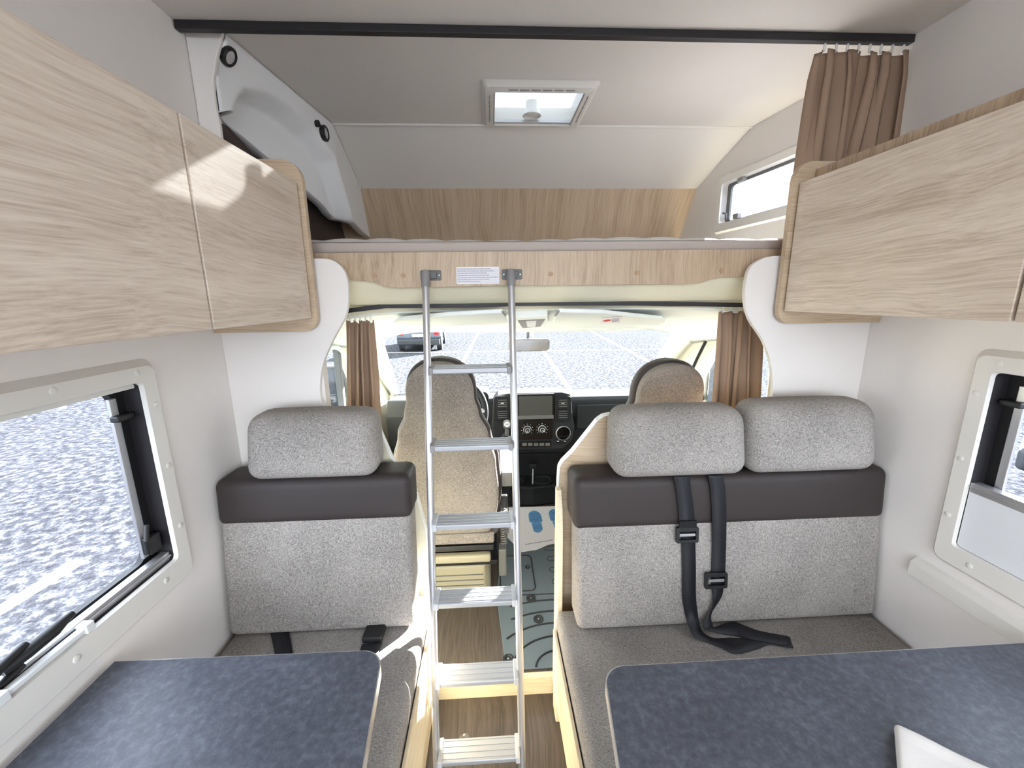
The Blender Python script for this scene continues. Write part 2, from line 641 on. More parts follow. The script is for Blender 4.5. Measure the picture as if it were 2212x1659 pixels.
S('ceiling_slope', strip(XL - 0.03, XR + 0.03, SHI, SLO, 0.03), CEIL)
S('wall_front', strip(XL - 0.03, XR + 0.03, SLO, (2.80, 0.00), 0.03), WALZ)
S('trim_2', MB().tube([(XL, 2.04, ZC - 0.002), (XR, 2.04, ZC - 0.002)], 0.006, 8), FRAMEW, smooth=60)
# alcove side walls
A0, A1 = Vector((XR, 1.402, 0)), Vector((1.165, 2.70, 0))
AU = (A1 - A0).normalized()
AFR = Fr(A0, AU, (0, 0, 1))               # u along the wall, w pointing outwards


def onA(x, y):
    p = onP(x, y, A0, AFR.w)
    return (p - A0).dot(AU), p.z


a1 = onA(1562, 398)
a2 = onA(1562, 482)
a3 = onA(1712, 335)
WA = (0.30, a1[0], a2[1] - 0.0, (a1[1]) + 0.0)
S('wall_alcove_right', MB().ring(AFR, corners(0, 1.36, -0.02, ZC + 0.03), rrect(WA[0], WA[1], WA[2], WA[3], 0.015), 0, 0.03), CEIL)
S('wall_alcove_left', MB().box(XL - 0.03, XL, 1.402, 2.82, -0.02, ZC + 0.03), WHITE)

# white S-curved partitions between living room and cab
pl = [(XL, 0.125)] + smooth_poly([(-0.54, 0.125), (-0.487, 0.119), (-0.452, 0.082), (-0.447, 0.02), (-0.462, -0.05), (-0.512, -0.132), (-0.552, -0.212), (-0.569, -0.289), (-0.566, -0.34), (-0.545, -0.40)], 6, False) + [(-0.545, ZF), (XL, ZF)]
m = MB().prism(Fr((0, YP, 0), (1, 0, 0), (0, 0, 1)), pl, 0, -0.018)
PL = obj('partition_panel', m, WHITE, bevel=0.002, label='white S-curved partition panel behind the single grey bench seat', cat='panel')
pr = [(XR, 0.125)] + smooth_poly([(0.96, 0.122), (0.905, 0.117), (0.858, 0.089), (0.846, 0.038), (0.850, -0.022), (0.873, -0.084), (0.928, -0.155), (0.963, -0.227), (0.983, -0.31), (0.985, -0.40)], 6, False) + [(0.985, ZF), (XR, ZF)]
m = MB().prism(Fr((0, YP, 0), (1, 0, 0), (0, 0, 1)), pr, 0, -0.018)
PR = obj('partition_panel', m, WHITE, bevel=0.002, label='white S-curved partition panel behind the double grey bench seat', cat='panel')

# ================================================================== LIVING WINDOWS
def side_window(name, X, d, W, zo, blind):
    """d = +1 outwards for the right wall, -1 for the left wall"""
    t = thing(name, (X, (W[0] + W[1]) / 2, W[2]), None, None, kind='structure')
    fr = Fr((X, 0, 0), (0, 1, 0), (0, 0, 1))
    o0, o1, o2, o3 = W[0] - 0.055, W[1] + 0.055, W[2] - zo[0], W[3] + zo[1]
    out = rrect(o0, o1, o2, o3, 0.03)
    mid = rrect(o0 + 0.016, o1 - 0.016, o2 + 0.016, o3 - 0.016, 0.022)
    inn = rrect(W[0] - 0.0, W[1], W[2], W[3], 0.012)
    m = MB()
    fw_ = -d
    n = len(out)
    lay = [[fr.p(u, v, fw_ * 0.0005) for u, v in out], [fr.p(u, v, fw_ * 0.018) for u, v in mid],
           [fr.p(u, v, fw_ * 0.016) for u, v in rrect(W[0] - 0.003, W[1] + 0.003, W[2] - 0.003, W[3] + 0.003, 0.014)], [fr.p(u, v, fw_ * 0.006) for u, v in inn]]
    pts = [p for l in lay for p in l]
    fs = [(k * n + i, k * n + (i + 1) % n, (k + 1) * n + (i + 1) % n, (k + 1) * n + i) for k in range(3) for i in range(n)]
    m.add(pts, fs)
    obj('window_frame', m, FRAMEW, t, smooth=40)
    a_ = [fr.p(u, v, fw_ * 0.006) for u, v in inn] + [fr.p(u, v, -fw_ * 0.036) for u, v in inn]
    obj('window_reveal', MB().add(a_, [(i, (i + 1) % n, n + (i + 1) % n, n + i) for i in range(n)]), RAILB, t, smooth=40)
    # dark rubber seal and pane
    m = MB().ring(fr, rrect(W[0] - 0.01, W[1] + 0.01, W[2] - 0.01, W[3] + 0.01, 0.03), rrect(W[0] + 0.03, W[1] - 0.03, W[2] + 0.02, W[3] - 0.012, 0.03), d * 0.034, d * 0.05)
    obj('rubber_seal', m, BLACK, t)
    m = MB().box(*sorted((X + d * 0.045, X + d * 0.049)), W[0], W[1], W[2], W[3])
    obj('pane', m, TINT, t)
    # aluminium strip beside the seal, on the edge away from the camera
    m = MB().fbox(fr, W[1] - 0.046, W[1] - 0.026, W[2] + 0.03, W[3] - 0.03, d * 0.028, d * 0.036)
    obj('stay_arm', m, ALU, t, bevel=0.002)
    m = MB().fbox(fr, W[1] - 0.05, W[1] - 0.004, W[3] - 0.085, W[3] - 0.07, d * 0.012, d * 0.033)
    obj('stay_clip', m, BLACK, t, bevel=0.004)
    m = MB()
    m.fbox(fr, W[1] - 0.045, W[1] - 0.01, W[2] + 0.04, W[2] + 0.085, d * 0.008, d * 0.034)
    m.tube([fr.p(W[1] - 0.045, W[2] + 0.045, d * 0.016), fr.p(W[1] - 0.052, W[2] + 0.085, d * 0.008), fr.p(W[1] - 0.035, W[2] + 0.12, d * 0.014)], 0.006, 8)
    if not blind:
        obj('latch', m, BLACK, t, bevel=0.003)
    # aluminium bottom rail or blind bar
    zb = -0.513 if blind else W[2]
    m = MB().fbox(fr, W[0], W[1] - 0.002, zb - (0.022 if blind else 0.0), zb + (0.004 if blind else 0.022), d * (-0.007 if blind else 0.002), d * 0.022)
    m.fbox(fr, W[0], W[1] - 0.002, zb - 0.010, zb - 0.006, d * -0.010, d * 0.004) if blind else m.fbox(fr, W[0], W[1] - 0.002, zb + 0.01, zb + 0.014, d * -0.002, d * 0.004)
    obj('blind_bar', m, ALU, t, bevel=0.001)
    if blind:
        obj('roller_blind', MB().fbox(fr, W[0], W[1] - 0.001, W[2], zb - 0.020, d * -0.004, d * -0.001), plain('blind_cloth', (224, 226, 230), 0.8), t)
    else:
        obj('blind_bar_top', MB().fbox(fr, W[0], W[1] - 0.002, W[3] - 0.012, W[3], d * 0.002, d * 0.02), FRAMEW, t, bevel=0.001)
    # screw caps on the frame
    def cap(u, v):
        m = MB().lathe(Fr(fr.p(0, 0, 0), (0, 1, 0), (0, 0, 1)) if d < 0 else Fr(fr.p(0, 0, 0), (0, 0, 1), (0, 1, 0)), (u, v) if d < 0 else (v, u), [(0.0075, 0.015), (0.0075, 0.0185), (0.006, 0.0195)], 14)
        obj('screw_cap', m, FRAMEW, t, smooth=40)
    for u in (W[1] - 0.01, W[1] - 0.20, W[1] - 0.40):
        cap(u, W[3] + 0.026)
    for u in (W[1] - 0.05, W[1] - 0.28):
        cap(u, W[2] - 0.03)
    for v in (W[3] - 0.06, W[2] + 0.25, W[2] + 0.08):
        cap(W[1] + 0.026, v)
    return t, fr


t1, f1 = side_window('window_1', XL, -1, W1, (0.08, 0.055), False)
t2, f2 = side_window('window_2', XR, 1, W2, (0.07, 0.058), True)
# left window: black lever latch on the bottom seal and the white blind handle
c = onX(72, 1402, XL - 0.004)
m = MB().tube([(XL - 0.012, c.y - 0.045, c.z - 0.004), (XL - 0.004, c.y - 0.01, c.z + 0.002), (XL + 0.006, c.y + 0.03, c.z + 0.012), (XL + 0.008, c.y + 0.065, c.z + 0.020)], [0.010, 0.012, 0.012, 0.006], 10)
m.tube([(XL - 0.008, c.y - 0.005, c.z + 0.016), (XL - 0.006, c.y - 0.05, c.z + 0.010), (XL - 0.006, c.y - 0.075, c.z - 0.010), (XL - 0.006, c.y - 0.055, c.z - 0.020), (XL - 0.006, c.y - 0.02, c.z - 0.014)], 0.007, 8)
obj('lever_latch', m, BLACK, t1, smooth=60)
c = onX(120, 1425, XL + 0.004)
m = MB().box(XL - 0.004, XL + 0.016, c.y - 0.10, c.y + 0.06, W1[2] + 0.004, W1[2] + 0.014)
m.box(XL - 0.004, XL + 0.020, c.y - 0.105, c.y - 0.085, W1[2] + 0.0, W1[2] + 0.02)
m.box(XL - 0.004, XL + 0.020, c.y + 0.05, c.y + 0.068, W1[2] + 0.0, W1[2] + 0.02)
obj('blind_handle', m, PLWHITE, t1, bevel=0.002)

# alcove window
t3 = thing('window_3', AFR.p(0.6, WA[2], 0), None, None, kind='structure')
out, mid, inn = rrect(WA[0] - 0.04, WA[1] + 0.035, WA[2] - 0.05, WA[3] + 0.04, 0.02), rrect(WA[0] - 0.03, WA[1] + 0.025, WA[2] - 0.04, WA[3] + 0.03, 0.016), rrect(WA[0], WA[1], WA[2], WA[3], 0.012)
obj('window_frame', MB().ring(AFR, out, mid, -0.001, -0.0015, -0.010, -0.010).ring(AFR, mid, inn, -0.009, -0.010, 0.028, -0.008), FRAMEW, t3, smooth=40)
obj('rubber_seal', MB().ring(AFR, rrect(WA[0] - 0.01, WA[1] + 0.01, WA[2] - 0.01, WA[3] + 0.01, 0.02), rrect(WA[0] + 0.01, WA[1] - 0.025, WA[2] + 0.012, WA[3] - 0.012, 0.02), 0.031, 0.042), PLDG, t3)
obj('pane', MB().fbox(AFR, WA[0], WA[1], WA[2], WA[3], 0.036, 0.039), TINT, t3)
m = MB().fbox(AFR, WA[1] - 0.14, WA[1] - 0.10, WA[2] + 0.004, WA[2] + 0.030, -0.004, 0.02)
obj('latch', m, PLGREY, t3, bevel=0.004)
m = MB().fbox(AFR, WA[1] - 0.15, WA[1] - 0.11, WA[3] - 0.022, WA[3] - 0.002, -0.004, 0.02)
obj('latch', m, PLGREY, t3, bevel=0.004)
m = MB().tube([AFR.p(WA[1] - 0.02, WA[2] + 0.02, 0.02), AFR.p(WA[1] - 0.035, WA[2] + 0.045, 0.006), AFR.p(WA[1] - 0.02, WA[2] + 0.05, 0.0)], 0.006, 8)
obj('latch', m, PLDG, t3, smooth=60)

# roof hatch over the bed
t4 = thing('window_4', (0.2, 1.84, ZC), None, None, kind='structure')
fz = Fr((0, 0, ZC), (1, 0, 0), (0, 1, 0))
o_, i_ = rrect(-0.018, 0.420, 1.645, 2.036, 0.02), rrect(HA[0], HA[1], HA[2], HA[3], 0.01)
mid = rrect(0.000, 0.402, 1.660, 2.020, 0.016)
m = MB()
n = len(o_)
lay = [[fz.p(u, v, -0.0005) for u, v in o_], [fz.p(u, v, -0.018) for u, v in mid], [fz.p(u, v, -0.022) for u, v in i_], [fz.p(u, v, 0.05) for u, v in i_]]
m.add([p for l in lay for p in l], [(k * n + i, k * n + (i + 1) % n, (k + 1) * n + (i + 1) % n, (k + 1) * n + i) for k in range(3) for i in range(n)])
obj('hatch_frame', m, FRAMEW, t4, smooth=35)
for k in range(6):
    obj('vent_slot', MB().box(0.085 + k * 0.042, 0.085 + k * 0.042 + 0.034, 1.674, 1.677, ZC - 0.0225, ZC - 0.0185), PLGREY, t4)
    for xs in (0.014, 0.387):
        obj('vent_slot', MB().box(xs, xs + 0.003, 1.720 + k * 0.040, 1.720 + k * 0.040 + 0.030, ZC - 0.0225, ZC - 0.0185), PLGREY, t4)
obj('blind_bar', MB().box(HA[0], HA[1], HA[3] - 0.022, HA[3] - 0.004, ZC - 0.016, ZC - 0.004).box(HA[0], HA[0] + 0.006, HA[2], HA[3], ZC - 0.02, ZC - 0.012).box(HA[1] - 0.006, HA[1], HA[2], HA[3], ZC - 0.02, ZC - 0.012), ALU, t4, bevel=0.001)
DOMEM = bpy.data.materials.new('milky_hatch_dome')
DOMEM.use_nodes = True
nt = DOMEM.node_tree
nt.nodes.remove(nt.nodes['Principled BSDF'])
tr, tl, ash = nn(nt, 'ShaderNodeBsdfTransparent'), nn(nt, 'ShaderNodeBsdfTranslucent'), nn(nt, 'ShaderNodeAddShader')
tr.inputs[0].default_value = (0.022, 0.024, 0.026, 1)
tl.inputs[0].default_value = (0.044, 0.050, 0.056, 1)
nt.links.new(tr.outputs[0], ash.inputs[0])
nt.links.new(tl.outputs[0], ash.inputs[1])
nt.links.new(ash.outputs[0], nt.nodes['Material Output'].inputs[0])
obj('dome_pane', MB().grid(lambda u, v: (HA[0] - 0.02 + (HA[1] - HA[0] + 0.04) * u, HA[2] - 0.02 + (HA[3] - HA[2] + 0.04) * v, ZC + 0.052 + 0.03 * sin(pi * u) * sin(pi * v)), 12, 12), DOMEM, t4, smooth=180)
m = MB()
for x0, x1, y0, y1 in ((0.06, 0.18, 1.71, 1.755), (0.22, 0.34, 1.71, 1.755)):
    m.ring(Fr((0, 0, ZC), (1, 0, 0), (0, 1, 0)), rrect(x0, x1, y0, y1, 0.008), rrect(x0 + 0.006, x1 - 0.006, y0 + 0.006, y1 - 0.006, 0.006), 0.044, 0.052)
m.box(0.193, 0.203, 1.70, 1.80, ZC + 0.044, ZC + 0.054)
obj('dome_rib', m, PLWHITE, t4, bevel=0.001)
m = MB().lathe(Fr((0, 0, ZC), (1, 0, 0), (0, 1, 0)), (0.196, 1.935), [(0.026, 0.05), (0.026, 0.022), (0.036, 0.008), (0.040, -0.004), (0.034, -0.006), (0.028, 0.004)], 28)
obj('knob', m, FRAMEW, t4, smooth=40)
obj('knob_grip', MB().box(0.168, 0.224, 1.931, 1.939, ZC - 0.003, ZC + 0.012), FRAMEW, t4, bevel=0.002)

# wall ledge that carries the right table
m = MB().prism(Fr((0, 0, 0), (1, 0, 0), (0, 0, 1)), [(XR, -0.795), (XR - 0.014, -0.805), (XR - 0.016, -0.861), (XR, -0.861)], 0.3, -1.05)
m = MB()
prof = [(XR, -0.797), (XR - 0.010, -0.804), (XR - 0.022, -0.815), (XR - 0.022, -0.858), (XR, -0.862)]
m.add([(x, y, z) for y in (-0.1, 1.055) for x, z in prof], [(0, 1, 2, 3, 4), (9, 8, 7, 6, 5)] + [(i, (i + 1) % 5, 5 + (i + 1) % 5, 5 + i) for i in range(5)])
S('trim_3', m, FRAMEW, bevel=0.002)

# ================================================================== OVERHEAD CABINETS
def cabinet(name, label, sgn, xw, xd, ysplit, ynear, rail, wd=None):
    """sgn: +1 when the wall is at larger x"""
    wd = wd or OAKY
    t = thing(name, (xw, 0.5, -0.055), label, 'cabinet')
    xs = lambda a, b: (min(a, b), max(a, b))
    z0, z1 = -0.054, 0.332
    m = MB().box(*xs(xw - sgn * 0.001, xd + sgn * 0.022), ynear, 1.310, z0, z1 - 0.004)
    obj('body', m, OAKY, t, bevel=0.001)
    for a, b in ((ysplit + 0.003, 1.303), (ynear, ysplit - 0.003)):
        obj('door_panel', MB().box(*xs(xd, xd + sgn * 0.020), a, b, z0 - 0.002, z1), wd, t, bevel=0.002)
    xe = xd - sgn * 0.013
    x0, x1 = xs(xe, xw - sgn * 0.001)
    r = (0.001, 0.055, 0.045, 0.001) if sgn > 0 else (0.055, 0.001, 0.001, 0.045)
    m = MB().prism(Fr((0, 1.311, 0), (1, 0, 0), (0, 0, 1)), rrect(x0, x1, -0.098, 0.396, r), 0, -0.02)
    obj('end_panel', m, OAKX, t, bevel=0.003)
    if rail:
        obj('top_rail', MB().box(xd + sgn * 0.050, xd + sgn * 0.070, ynear, 1.308, z1 - 0.006, 0.372), OAKZ, t, bevel=0.001)
    return t


cabinet('overhead_cabinet', 'light oak overhead cabinet with two flap doors above the single bench', -1, XL, -0.551, 0.846, -0.4, False)
cabinet('overhead_cabinet', 'light oak overhead cabinet with top rail beside the long tan curtain', 1, XR, 0.957, 0.708, -0.4, True)

# ================================================================== ALCOVE BED
bed = thing('alcove_bed', (0.22, YB, 0.03), 'oak fronted alcove bed platform above the driving cab', 'bed')
pz = [(onY(x, y, YB).x, onY(x, y, YB).z) for x, y in ((1660, 596), (1560, 599), (1535, 604), (1510, 612), (1480, 614), (1100, 617), (850, 622), (830, 619), (808, 610), (790, 607), (740, 604))]
top = [(XL + 0.002, 0.146), (XR - 0.002, 0.149)]
poly = [top[0], top[1], (XR - 0.002, pz[0][1])] + pz + [(XL + 0.002, pz[-1][1])]
obj('bed_board', MB().prism(Fr((0, YB, 0), (1, 0, 0), (0, 0, 1)), poly, 0, -0.016), OAKZ, bed, bevel=0.0015)
obj('bed_base', MB().box(XL + 0.002, 1.165, YB + 0.018, 2.66, 0.085, 0.143), BRNPK, bed)
CAPM = plain('oak_screw_cap', (178, 148, 116), 0.6)
for x, y in ((809, 595), (871, 595), (1190, 592), (1376, 589), (1559, 585)):
    p = onY(x, y, YB)
    obj('screw_cap', MB().lathe(Fr((0, YB, 0), (0, 0, 1), (1, 0, 0)), (p.z, p.x), [(0.0078, -0.004), (0.0078, -0.0004), (0.007, -0.001)][::-1], 16), CAPM, bed, smooth=40)

mt = thing('mattress', (0.22, 2.0, 0.146), 'white quilted mattress with taupe side lying in the alcove', 'mattress')


def mat_warp(x, y, z):
    return (0.175 + x, 2.045 + y, 0.164 + z)


obj('mattress_side', MB().rbox((0.985, 0.62, 0.0185), 0.010, mat_warp, 3, 6), TAUPE, mt, smooth=60)


def quilt(u, v):
    x = 0.175 + (u - 0.5) * 1.962
    y = 1.430 + v * 1.225
    e = min(u, 1 - u) * 1.962
    ev = min(v, 1 - v) * 1.225
    puff = 0.007 * (abs(sin(x * 2 * pi / 0.27 + 0.4 * sin(y * 9))) ** 0.5) * (0.45 + 0.55 * abs(sin(y * 2 * pi / 0.3)) ** 0.5) + 0.004 * sin(x * 7 + y * 3)
    edge = min(1, e / 0.02, 1) * min(1, max(ev, 0.0) / 0.006)
    return (x, y, 0.1825 + (0.004 + puff) * edge)


obj('quilted_cover', MB().grid(quilt, 150, 60), SHEET, mt, smooth=180)

# moulded white alcove side panel with scoop, pockets and reading lights
mp_ = thing('moulded_side_panel', (-0.8, 2.0, 0.15), 'white moulded alcove side panel with scooped recess and two round lights', 'panel')


def lerp_tab(tab, y):
    for (a, va), (b, vb) in zip(tab, tab[1:]):
        if y <= b:
            return va + (vb - va) * max(0, (y - a) / (b - a))
    return tab[-1][1]


def px_base(y, z=0.72):
    xt = lerp_tab(((1.40, -0.752), (2.04, -0.678), (2.50, -0.700), (2.7, -0.715)), y)
    k = max(0, min(1, (0.760 - z) / 0.085))
    return xt - 0.048 * (k * k * (3 - 2 * k)) * max(0, 1 - (y - 1.40) / 0.6)


def ztop(y):
    return ZC - 0.002 if y <= 2.04 else ZC - 0.002 + (y - 2.04) * (0.593 - ZC) / 0.41 if y <= 2.45 else 0.591 - (y - 2.45) * (0.593 / 0.35)


def zlow(y):
    return lerp_tab(((1.40, 0.545), (1.45, 0.572), (1.50, 0.574), (1.697, 0.517), (2.10, 0.397), (2.43, 0.358), (2.7, 0.36)), y)


SCU = [onX(x, y, X) for x, y, X in ((497, 262, -0.80), (500, 235, -0.80), (512, 208, -0.79), (535, 196, -0.775), (575, 205, -0.755), (620, 235, -0.74), (665, 285, -0.73), (700, 345, -0.725), (728, 420, -0.72), (750, 480, -0.715), (762, 505, -0.715))]


def scoop(y, z):
    """0 on the rim .. 1 deep in the recess"""
    best = 9
    ins = False
    pts = [(p.y, p.z) for p in SCU]
    pts = pts + [(pts[-1][0], 0.0), (pts[0][0], 0.0)]
    n_ = len(pts)
    for i in range(n_):
        a, b = pts[i], pts[(i + 1) % n_]
        if (a[1] > z) != (b[1] > z) and y < (b[0] - a[0]) * (z - a[1]) / (b[1] - a[1]) + a[0]:
            ins = not ins
        if i < len(SCU) - 1:
            dx, dz = b[0] - a[0], b[1] - a[1]
            tt = max(0, min(1, ((y - a[0]) * dx + (z - a[1]) * dz) / (dx * dx + dz * dz + 1e-12)))
            best = min(best, sqrt((y - a[0] - tt * dx) ** 2 + (z - a[1] - tt * dz) ** 2))
    sd_ = best if ins else -best
    k = max(0, min(1, (sd_ + 0.012) / 0.045))
    return k * k * (3 - 2 * k)


YE = 2.60


def shell(u, v):
    y = 1.412 + u * (YE - 1.412)
    z = zlow(y) + v * (ztop(y) - zlow(y))
    x = px_base(y, z) - 0.075 * scoop(y, z)
    if v < 0.001:
        x -= 0.03
    return (max(x, XL + 0.004), y, z)


obj('moulded_shell', MB().grid(shell, 90, 44, flip=True), ABS, mp_, smooth=60, solid=0.004)
pe = [(XL + 0.001, ZC - 0.001), (-0.752, ZC - 0.001), (-0.763, 0.727), (-0.777, 0.695), (-0.796, 0.640), (-0.801, 0.60), (-0.801, 0.55), (-0.797, 0.525), (-0.800, 0.40), (-0.80, 0.148), (XL + 0.001, 0.148)]
obj('end_face', MB().prism(Fr((0, 1.398, 0), (1, 0, 0), (0, 0, 1)), pe, 0, -0.014), WHITE, mp_, bevel=0.003)
obj('pocket_lining', MB().box(XL + 0.001, XL + 0.006, 1.414, 2.62, 0.148, 0.56), BRNPK, mp_)
m = MB()
q0, q1 = onX(757, 430, -0.72), onX(776, 468, -0.72)
m.add([(-0.712, q0.y - 0.01, q0.z), (-0.712, q1.y - 0.09, q1.z + 0.0), (-0.712, q1.y, q1.z), (-0.712, q0.y + 0.02, q0.z + 0.004)], [(0, 1, 2, 3)])
obj('pocket_slot', m, BRNPK, mp_, solid=0.01)
for x, y, r in ((494, 122, 0.028), (702, 288, 0.031)):
    p = onX(x, y, (-0.766 if x < 600 else -0.684))
    fl = Fr(p, (0, 1, 0), (0.55, 0, 0.83)) if x < 600 else Fr(p, (0, 1, 0), (0, 0, 1))
    lamp = obj('light_ring', MB().lathe(fl, (0, 0), [(r, -0.016), (r, 0.005), (r * 0.86, 0.009), (r * 0.66, 0.007), (r * 0.66, -0.004)], 28), BLACK, mp_, smooth=40, label='black ring of a round reading light')
    obj('light_lens', MB().lathe(fl, (0, 0), [(r * 0.67, -0.004), (r * 0.67, 0.005), (r * 0.3, 0.0065)], 24), LENS, lamp, smooth=40)
for x, y in ((527, 126), (688, 267)):
    p = onX(x, y, (-0.764 if x < 600 else -0.688))
    obj('push_button', MB().lathe(Fr((p.x, 0, 0), (0, 1, 0), (0, 0, 1)), (p.y, p.z), [(0.0125, -0.014), (0.0125, 0.003), (0.009, 0.0045)], 18), BLACK, mp_, smooth=40)

# ================================================================== CURTAINS
obj('curtain_rail', MB().box(XL + 0.003, XR - 0.004, 1.352, 1.374, ZC - 0.022, ZC - 0.0005), RAILB, bevel=0.002, label='straight black curtain rail across the white ceiling', cat='rail')


def curtain(name, label, xs_top, xs_bot, yc, zt, zb, folds, amp, phase, nrings, zr, seed):
    rnd = random.Random(seed)
    t = thing(name, ((xs_bot[0] + xs_bot[1]) / 2, yc, zb), label, 'curtain')
    ph = [rnd.uniform(-0.5, 0.5) for _ in range(folds + 2)]
    am = [rnd.uniform(0.65, 1.15) for _ in range(folds + 2)]
    dr = [rnd.uniform(0.0, 1.0) for _ in range(folds + 2)]

    def fn(u, v):
        k = u * folds
        i = int(k)
        f = k - i
        a = am[i] * (1 - f) + am[i + 1] * f
        p = ph[i] * (1 - f) + ph[i + 1] * f
        wob = 1.3 * sin(2.6 * v + p * 7) * (0.3 + v)
        x0, x1 = (xs_top[j] * (1 - v) + xs_bot[j] * v for j in (0, 1))
        s_ = sin(2 * pi * (k + phase) + p + wob * 0.6)
        s_ = (abs(s_) ** 0.75) * (1 if s_ > 0 else -1)
        pinch = 0.55 + 0.45 * min(1, v / 0.12)
        sag = dr[i] * (1 - f) + dr[i + 1] * f
        xx = x0 + (x1 - x0) * (u + 0.05 * sin(9 * u + 4 * v + seed) * sin(pi * u)) + 0.30 * (x1 - x0) / folds * sin(4 * pi * (k + phase) + p)
        xx = max(min(xs_top[0], xs_bot[0]), min(max(xs_top[1], xs_bot[1]), xx))
        z = zt + (zb - zt) * v - (0.022 * sag * (0.5 - 0.5 * cos(2 * pi * k))) * max(0, 1 - v / 0.12)
        return (xx, yc + amp * a * s_ * pinch, z)
    obj('cloth', MB().grid(fn, folds * 14, 40), CURT, t, smooth=180, solid=0.0018)
    for k in range(nrings):
        u = (k + 0.5) / nrings
        x = xs_top[0] + (xs_top[1] - xs_top[0]) * u
        pts = [(x, yc + 0.004 * cos(a), zr - 0.012 + 0.012 * sin(a)) for a in [2 * pi * i / 12 for i in range(12)]]
        obj('hook', MB().tube(pts, 0.0018, 6, closed=True), PLWHITE, t, smooth=60)
    return t


p0, p1 = onY(1765, 100, 1.375), onY(1712, 350, 1.375)
curtain('long_curtain', 'long gathered tan curtain hanging from the ceiling rail', (p0.x, XR - 0.006), (onY(1692, 545, 1.375).x, XR - 0.006), 1.366, 0.722, 0.130, 5, 0.027, 0.1, 8, 0.738, 3)
curtain('cab_curtain', 'short gathered tan curtain hanging above the headrest of the single bench', (onY(750, 690, 1.52).x, onY(806, 690, 1.52).x), (onY(722, 900, 1.52).x, onY(812, 900, 1.52).x), 1.52, -0.075, -1.0, 4, 0.020, 0.3, 5, -0.055, 11)
curtain('cab_curtain', 'short gathered tan curtain hanging above the headrests of the double bench', (onY(1552, 670, 1.52).x, onY(1640, 670, 1.52).x), (onY(1548, 880, 1.52).x, onY(1650, 880, 1.52).x), 1.52, -0.062, -1.0, 4, 0.020, 0.7, 5, -0.045, 17)

# cab header, its curved black rail
prof = [(1.420, 0.084), (1.424, 0.050), (1.440, 0.028), (1.462, -0.002), (1.478, -0.020), (1.500, -0.026), (1.530, -0.022), (1.530, 0.084)]
m = MB()
m.add([(x, y, z) for x in (-0.76, 1.21) for y, z in prof], [tuple(range(8)), tuple(range(15, 7, -1))] + [(i, (i + 1) % 8, 8 + (i + 1) % 8, 8 + i) for i in range(8)])
S('trim_4', m, CREAM, smooth=35)
pts = [onY(x, y, 1.485) for x, y in ((752, 671), (800, 665), (835, 661), (930, 660.5), (1010, 660), (1110, 656.5), (1250, 655), (1380, 655.5), (1440, 657), (1500, 657), (1612, 659))]
m = MB()
vv = []
for p in pts:
    vv += [(p.x, 1.478, p.z + 0.008), (p.x, 1.478, p.z - 0.008), (p.x, 1.494, p.z - 0.008), (p.x, 1.494, p.z + 0.008)]
n = len(pts)
m.add(vv, [(i * 4 + k, i * 4 + (k + 1) % 4, i * 4 + 4 + (k + 1) % 4, i * 4 + 4 + k) for i in range(n - 1) for k in range(4)] + [(0, 1, 2, 3), (n * 4 - 1, n * 4 - 2, n * 4 - 3, n * 4 - 4)])
obj('cab_curtain_rail', m, RAILB, smooth=40, label='bowed black curtain rail under the cream cab header', cat='rail')

# ================================================================== LADDER
LT, LB = Vector((0, 1.374, 0.07)), Vector((0, 1.035, -1.52))
LD = (LT - LB).normalized()
LN = Vector((0, LD.z, -LD.y))
lad = thing('ladder', (-0.05, 1.02, ZF), 'aluminium alcove ladder with six treads leaning against the oak bed board', 'ladder')
xl = (onP(922, 640, LT, LN).x + onP(941, 1640, LT, LN).x) / 2
xr = (onP(1107, 640, LT, LN).x + onP(1126, 1640, LT, LN).x) / 2


def lp(z, x):
    k = (z - LB.z) / (LT.z - LB.z)
    return Vector((x, LB.y + (LT.y - LB.y) * k, z))


for x in (xl, xr):
    rail = obj('side_rail', MB().tube([lp(ZF + 0.03, x), lp(0.055, x)], 0.0118, 16), ALU, lad, smooth=50)
    obj('rubber_foot', MB().tube([lp(ZF + 0.001, x), lp(ZF + 0.05, x)], 0.015, 14), PLDG, rail, smooth=50)
    a = lp(0.035, x)
    hook = obj('top_hook', MB().tube([a, lp(0.066, x), lp(0.080, x) + Vector((0, 0.004, 0)), lp(0.083, x) + Vector((0, 0.012, -0.004))], [0.0135, 0.0145, 0.0135, 0.009], 14), PLGREY, lad, smooth=50)
for k, y in enumerate((797, 960, 1125, 1290, 1456, 1622)):
    c = onP(1022, y, LT, LN)
    z = c.z
    m = MB().box(xl + 0.014, xr - 0.014, c.y - 0.036, c.y + 0.036, z - 0.009, z + 0.009)
    tr = obj('tread', m, ALUT, lad, bevel=0.004)
    for j in range(4):
        yy = c.y - 0.027 + j * 0.018
        obj('tread_rib', MB().box(xl + 0.016, xr - 0.016, yy, yy + 0.004, z + 0.009, z + 0.0105), ALUT, tr)
    for x, s in ((xl, 1), (xr, -1)):
        b = MB().box(min(x + s * 0.008, x + s * 0.022), max(x + s * 0.008, x + s * 0.022), c.y - 0.039, c.y + 0.039, z - 0.012, z + 0.0125)
        obj('end_cap', b, CAPG if k > 1 else PLGREY, tr, bevel=0.003)
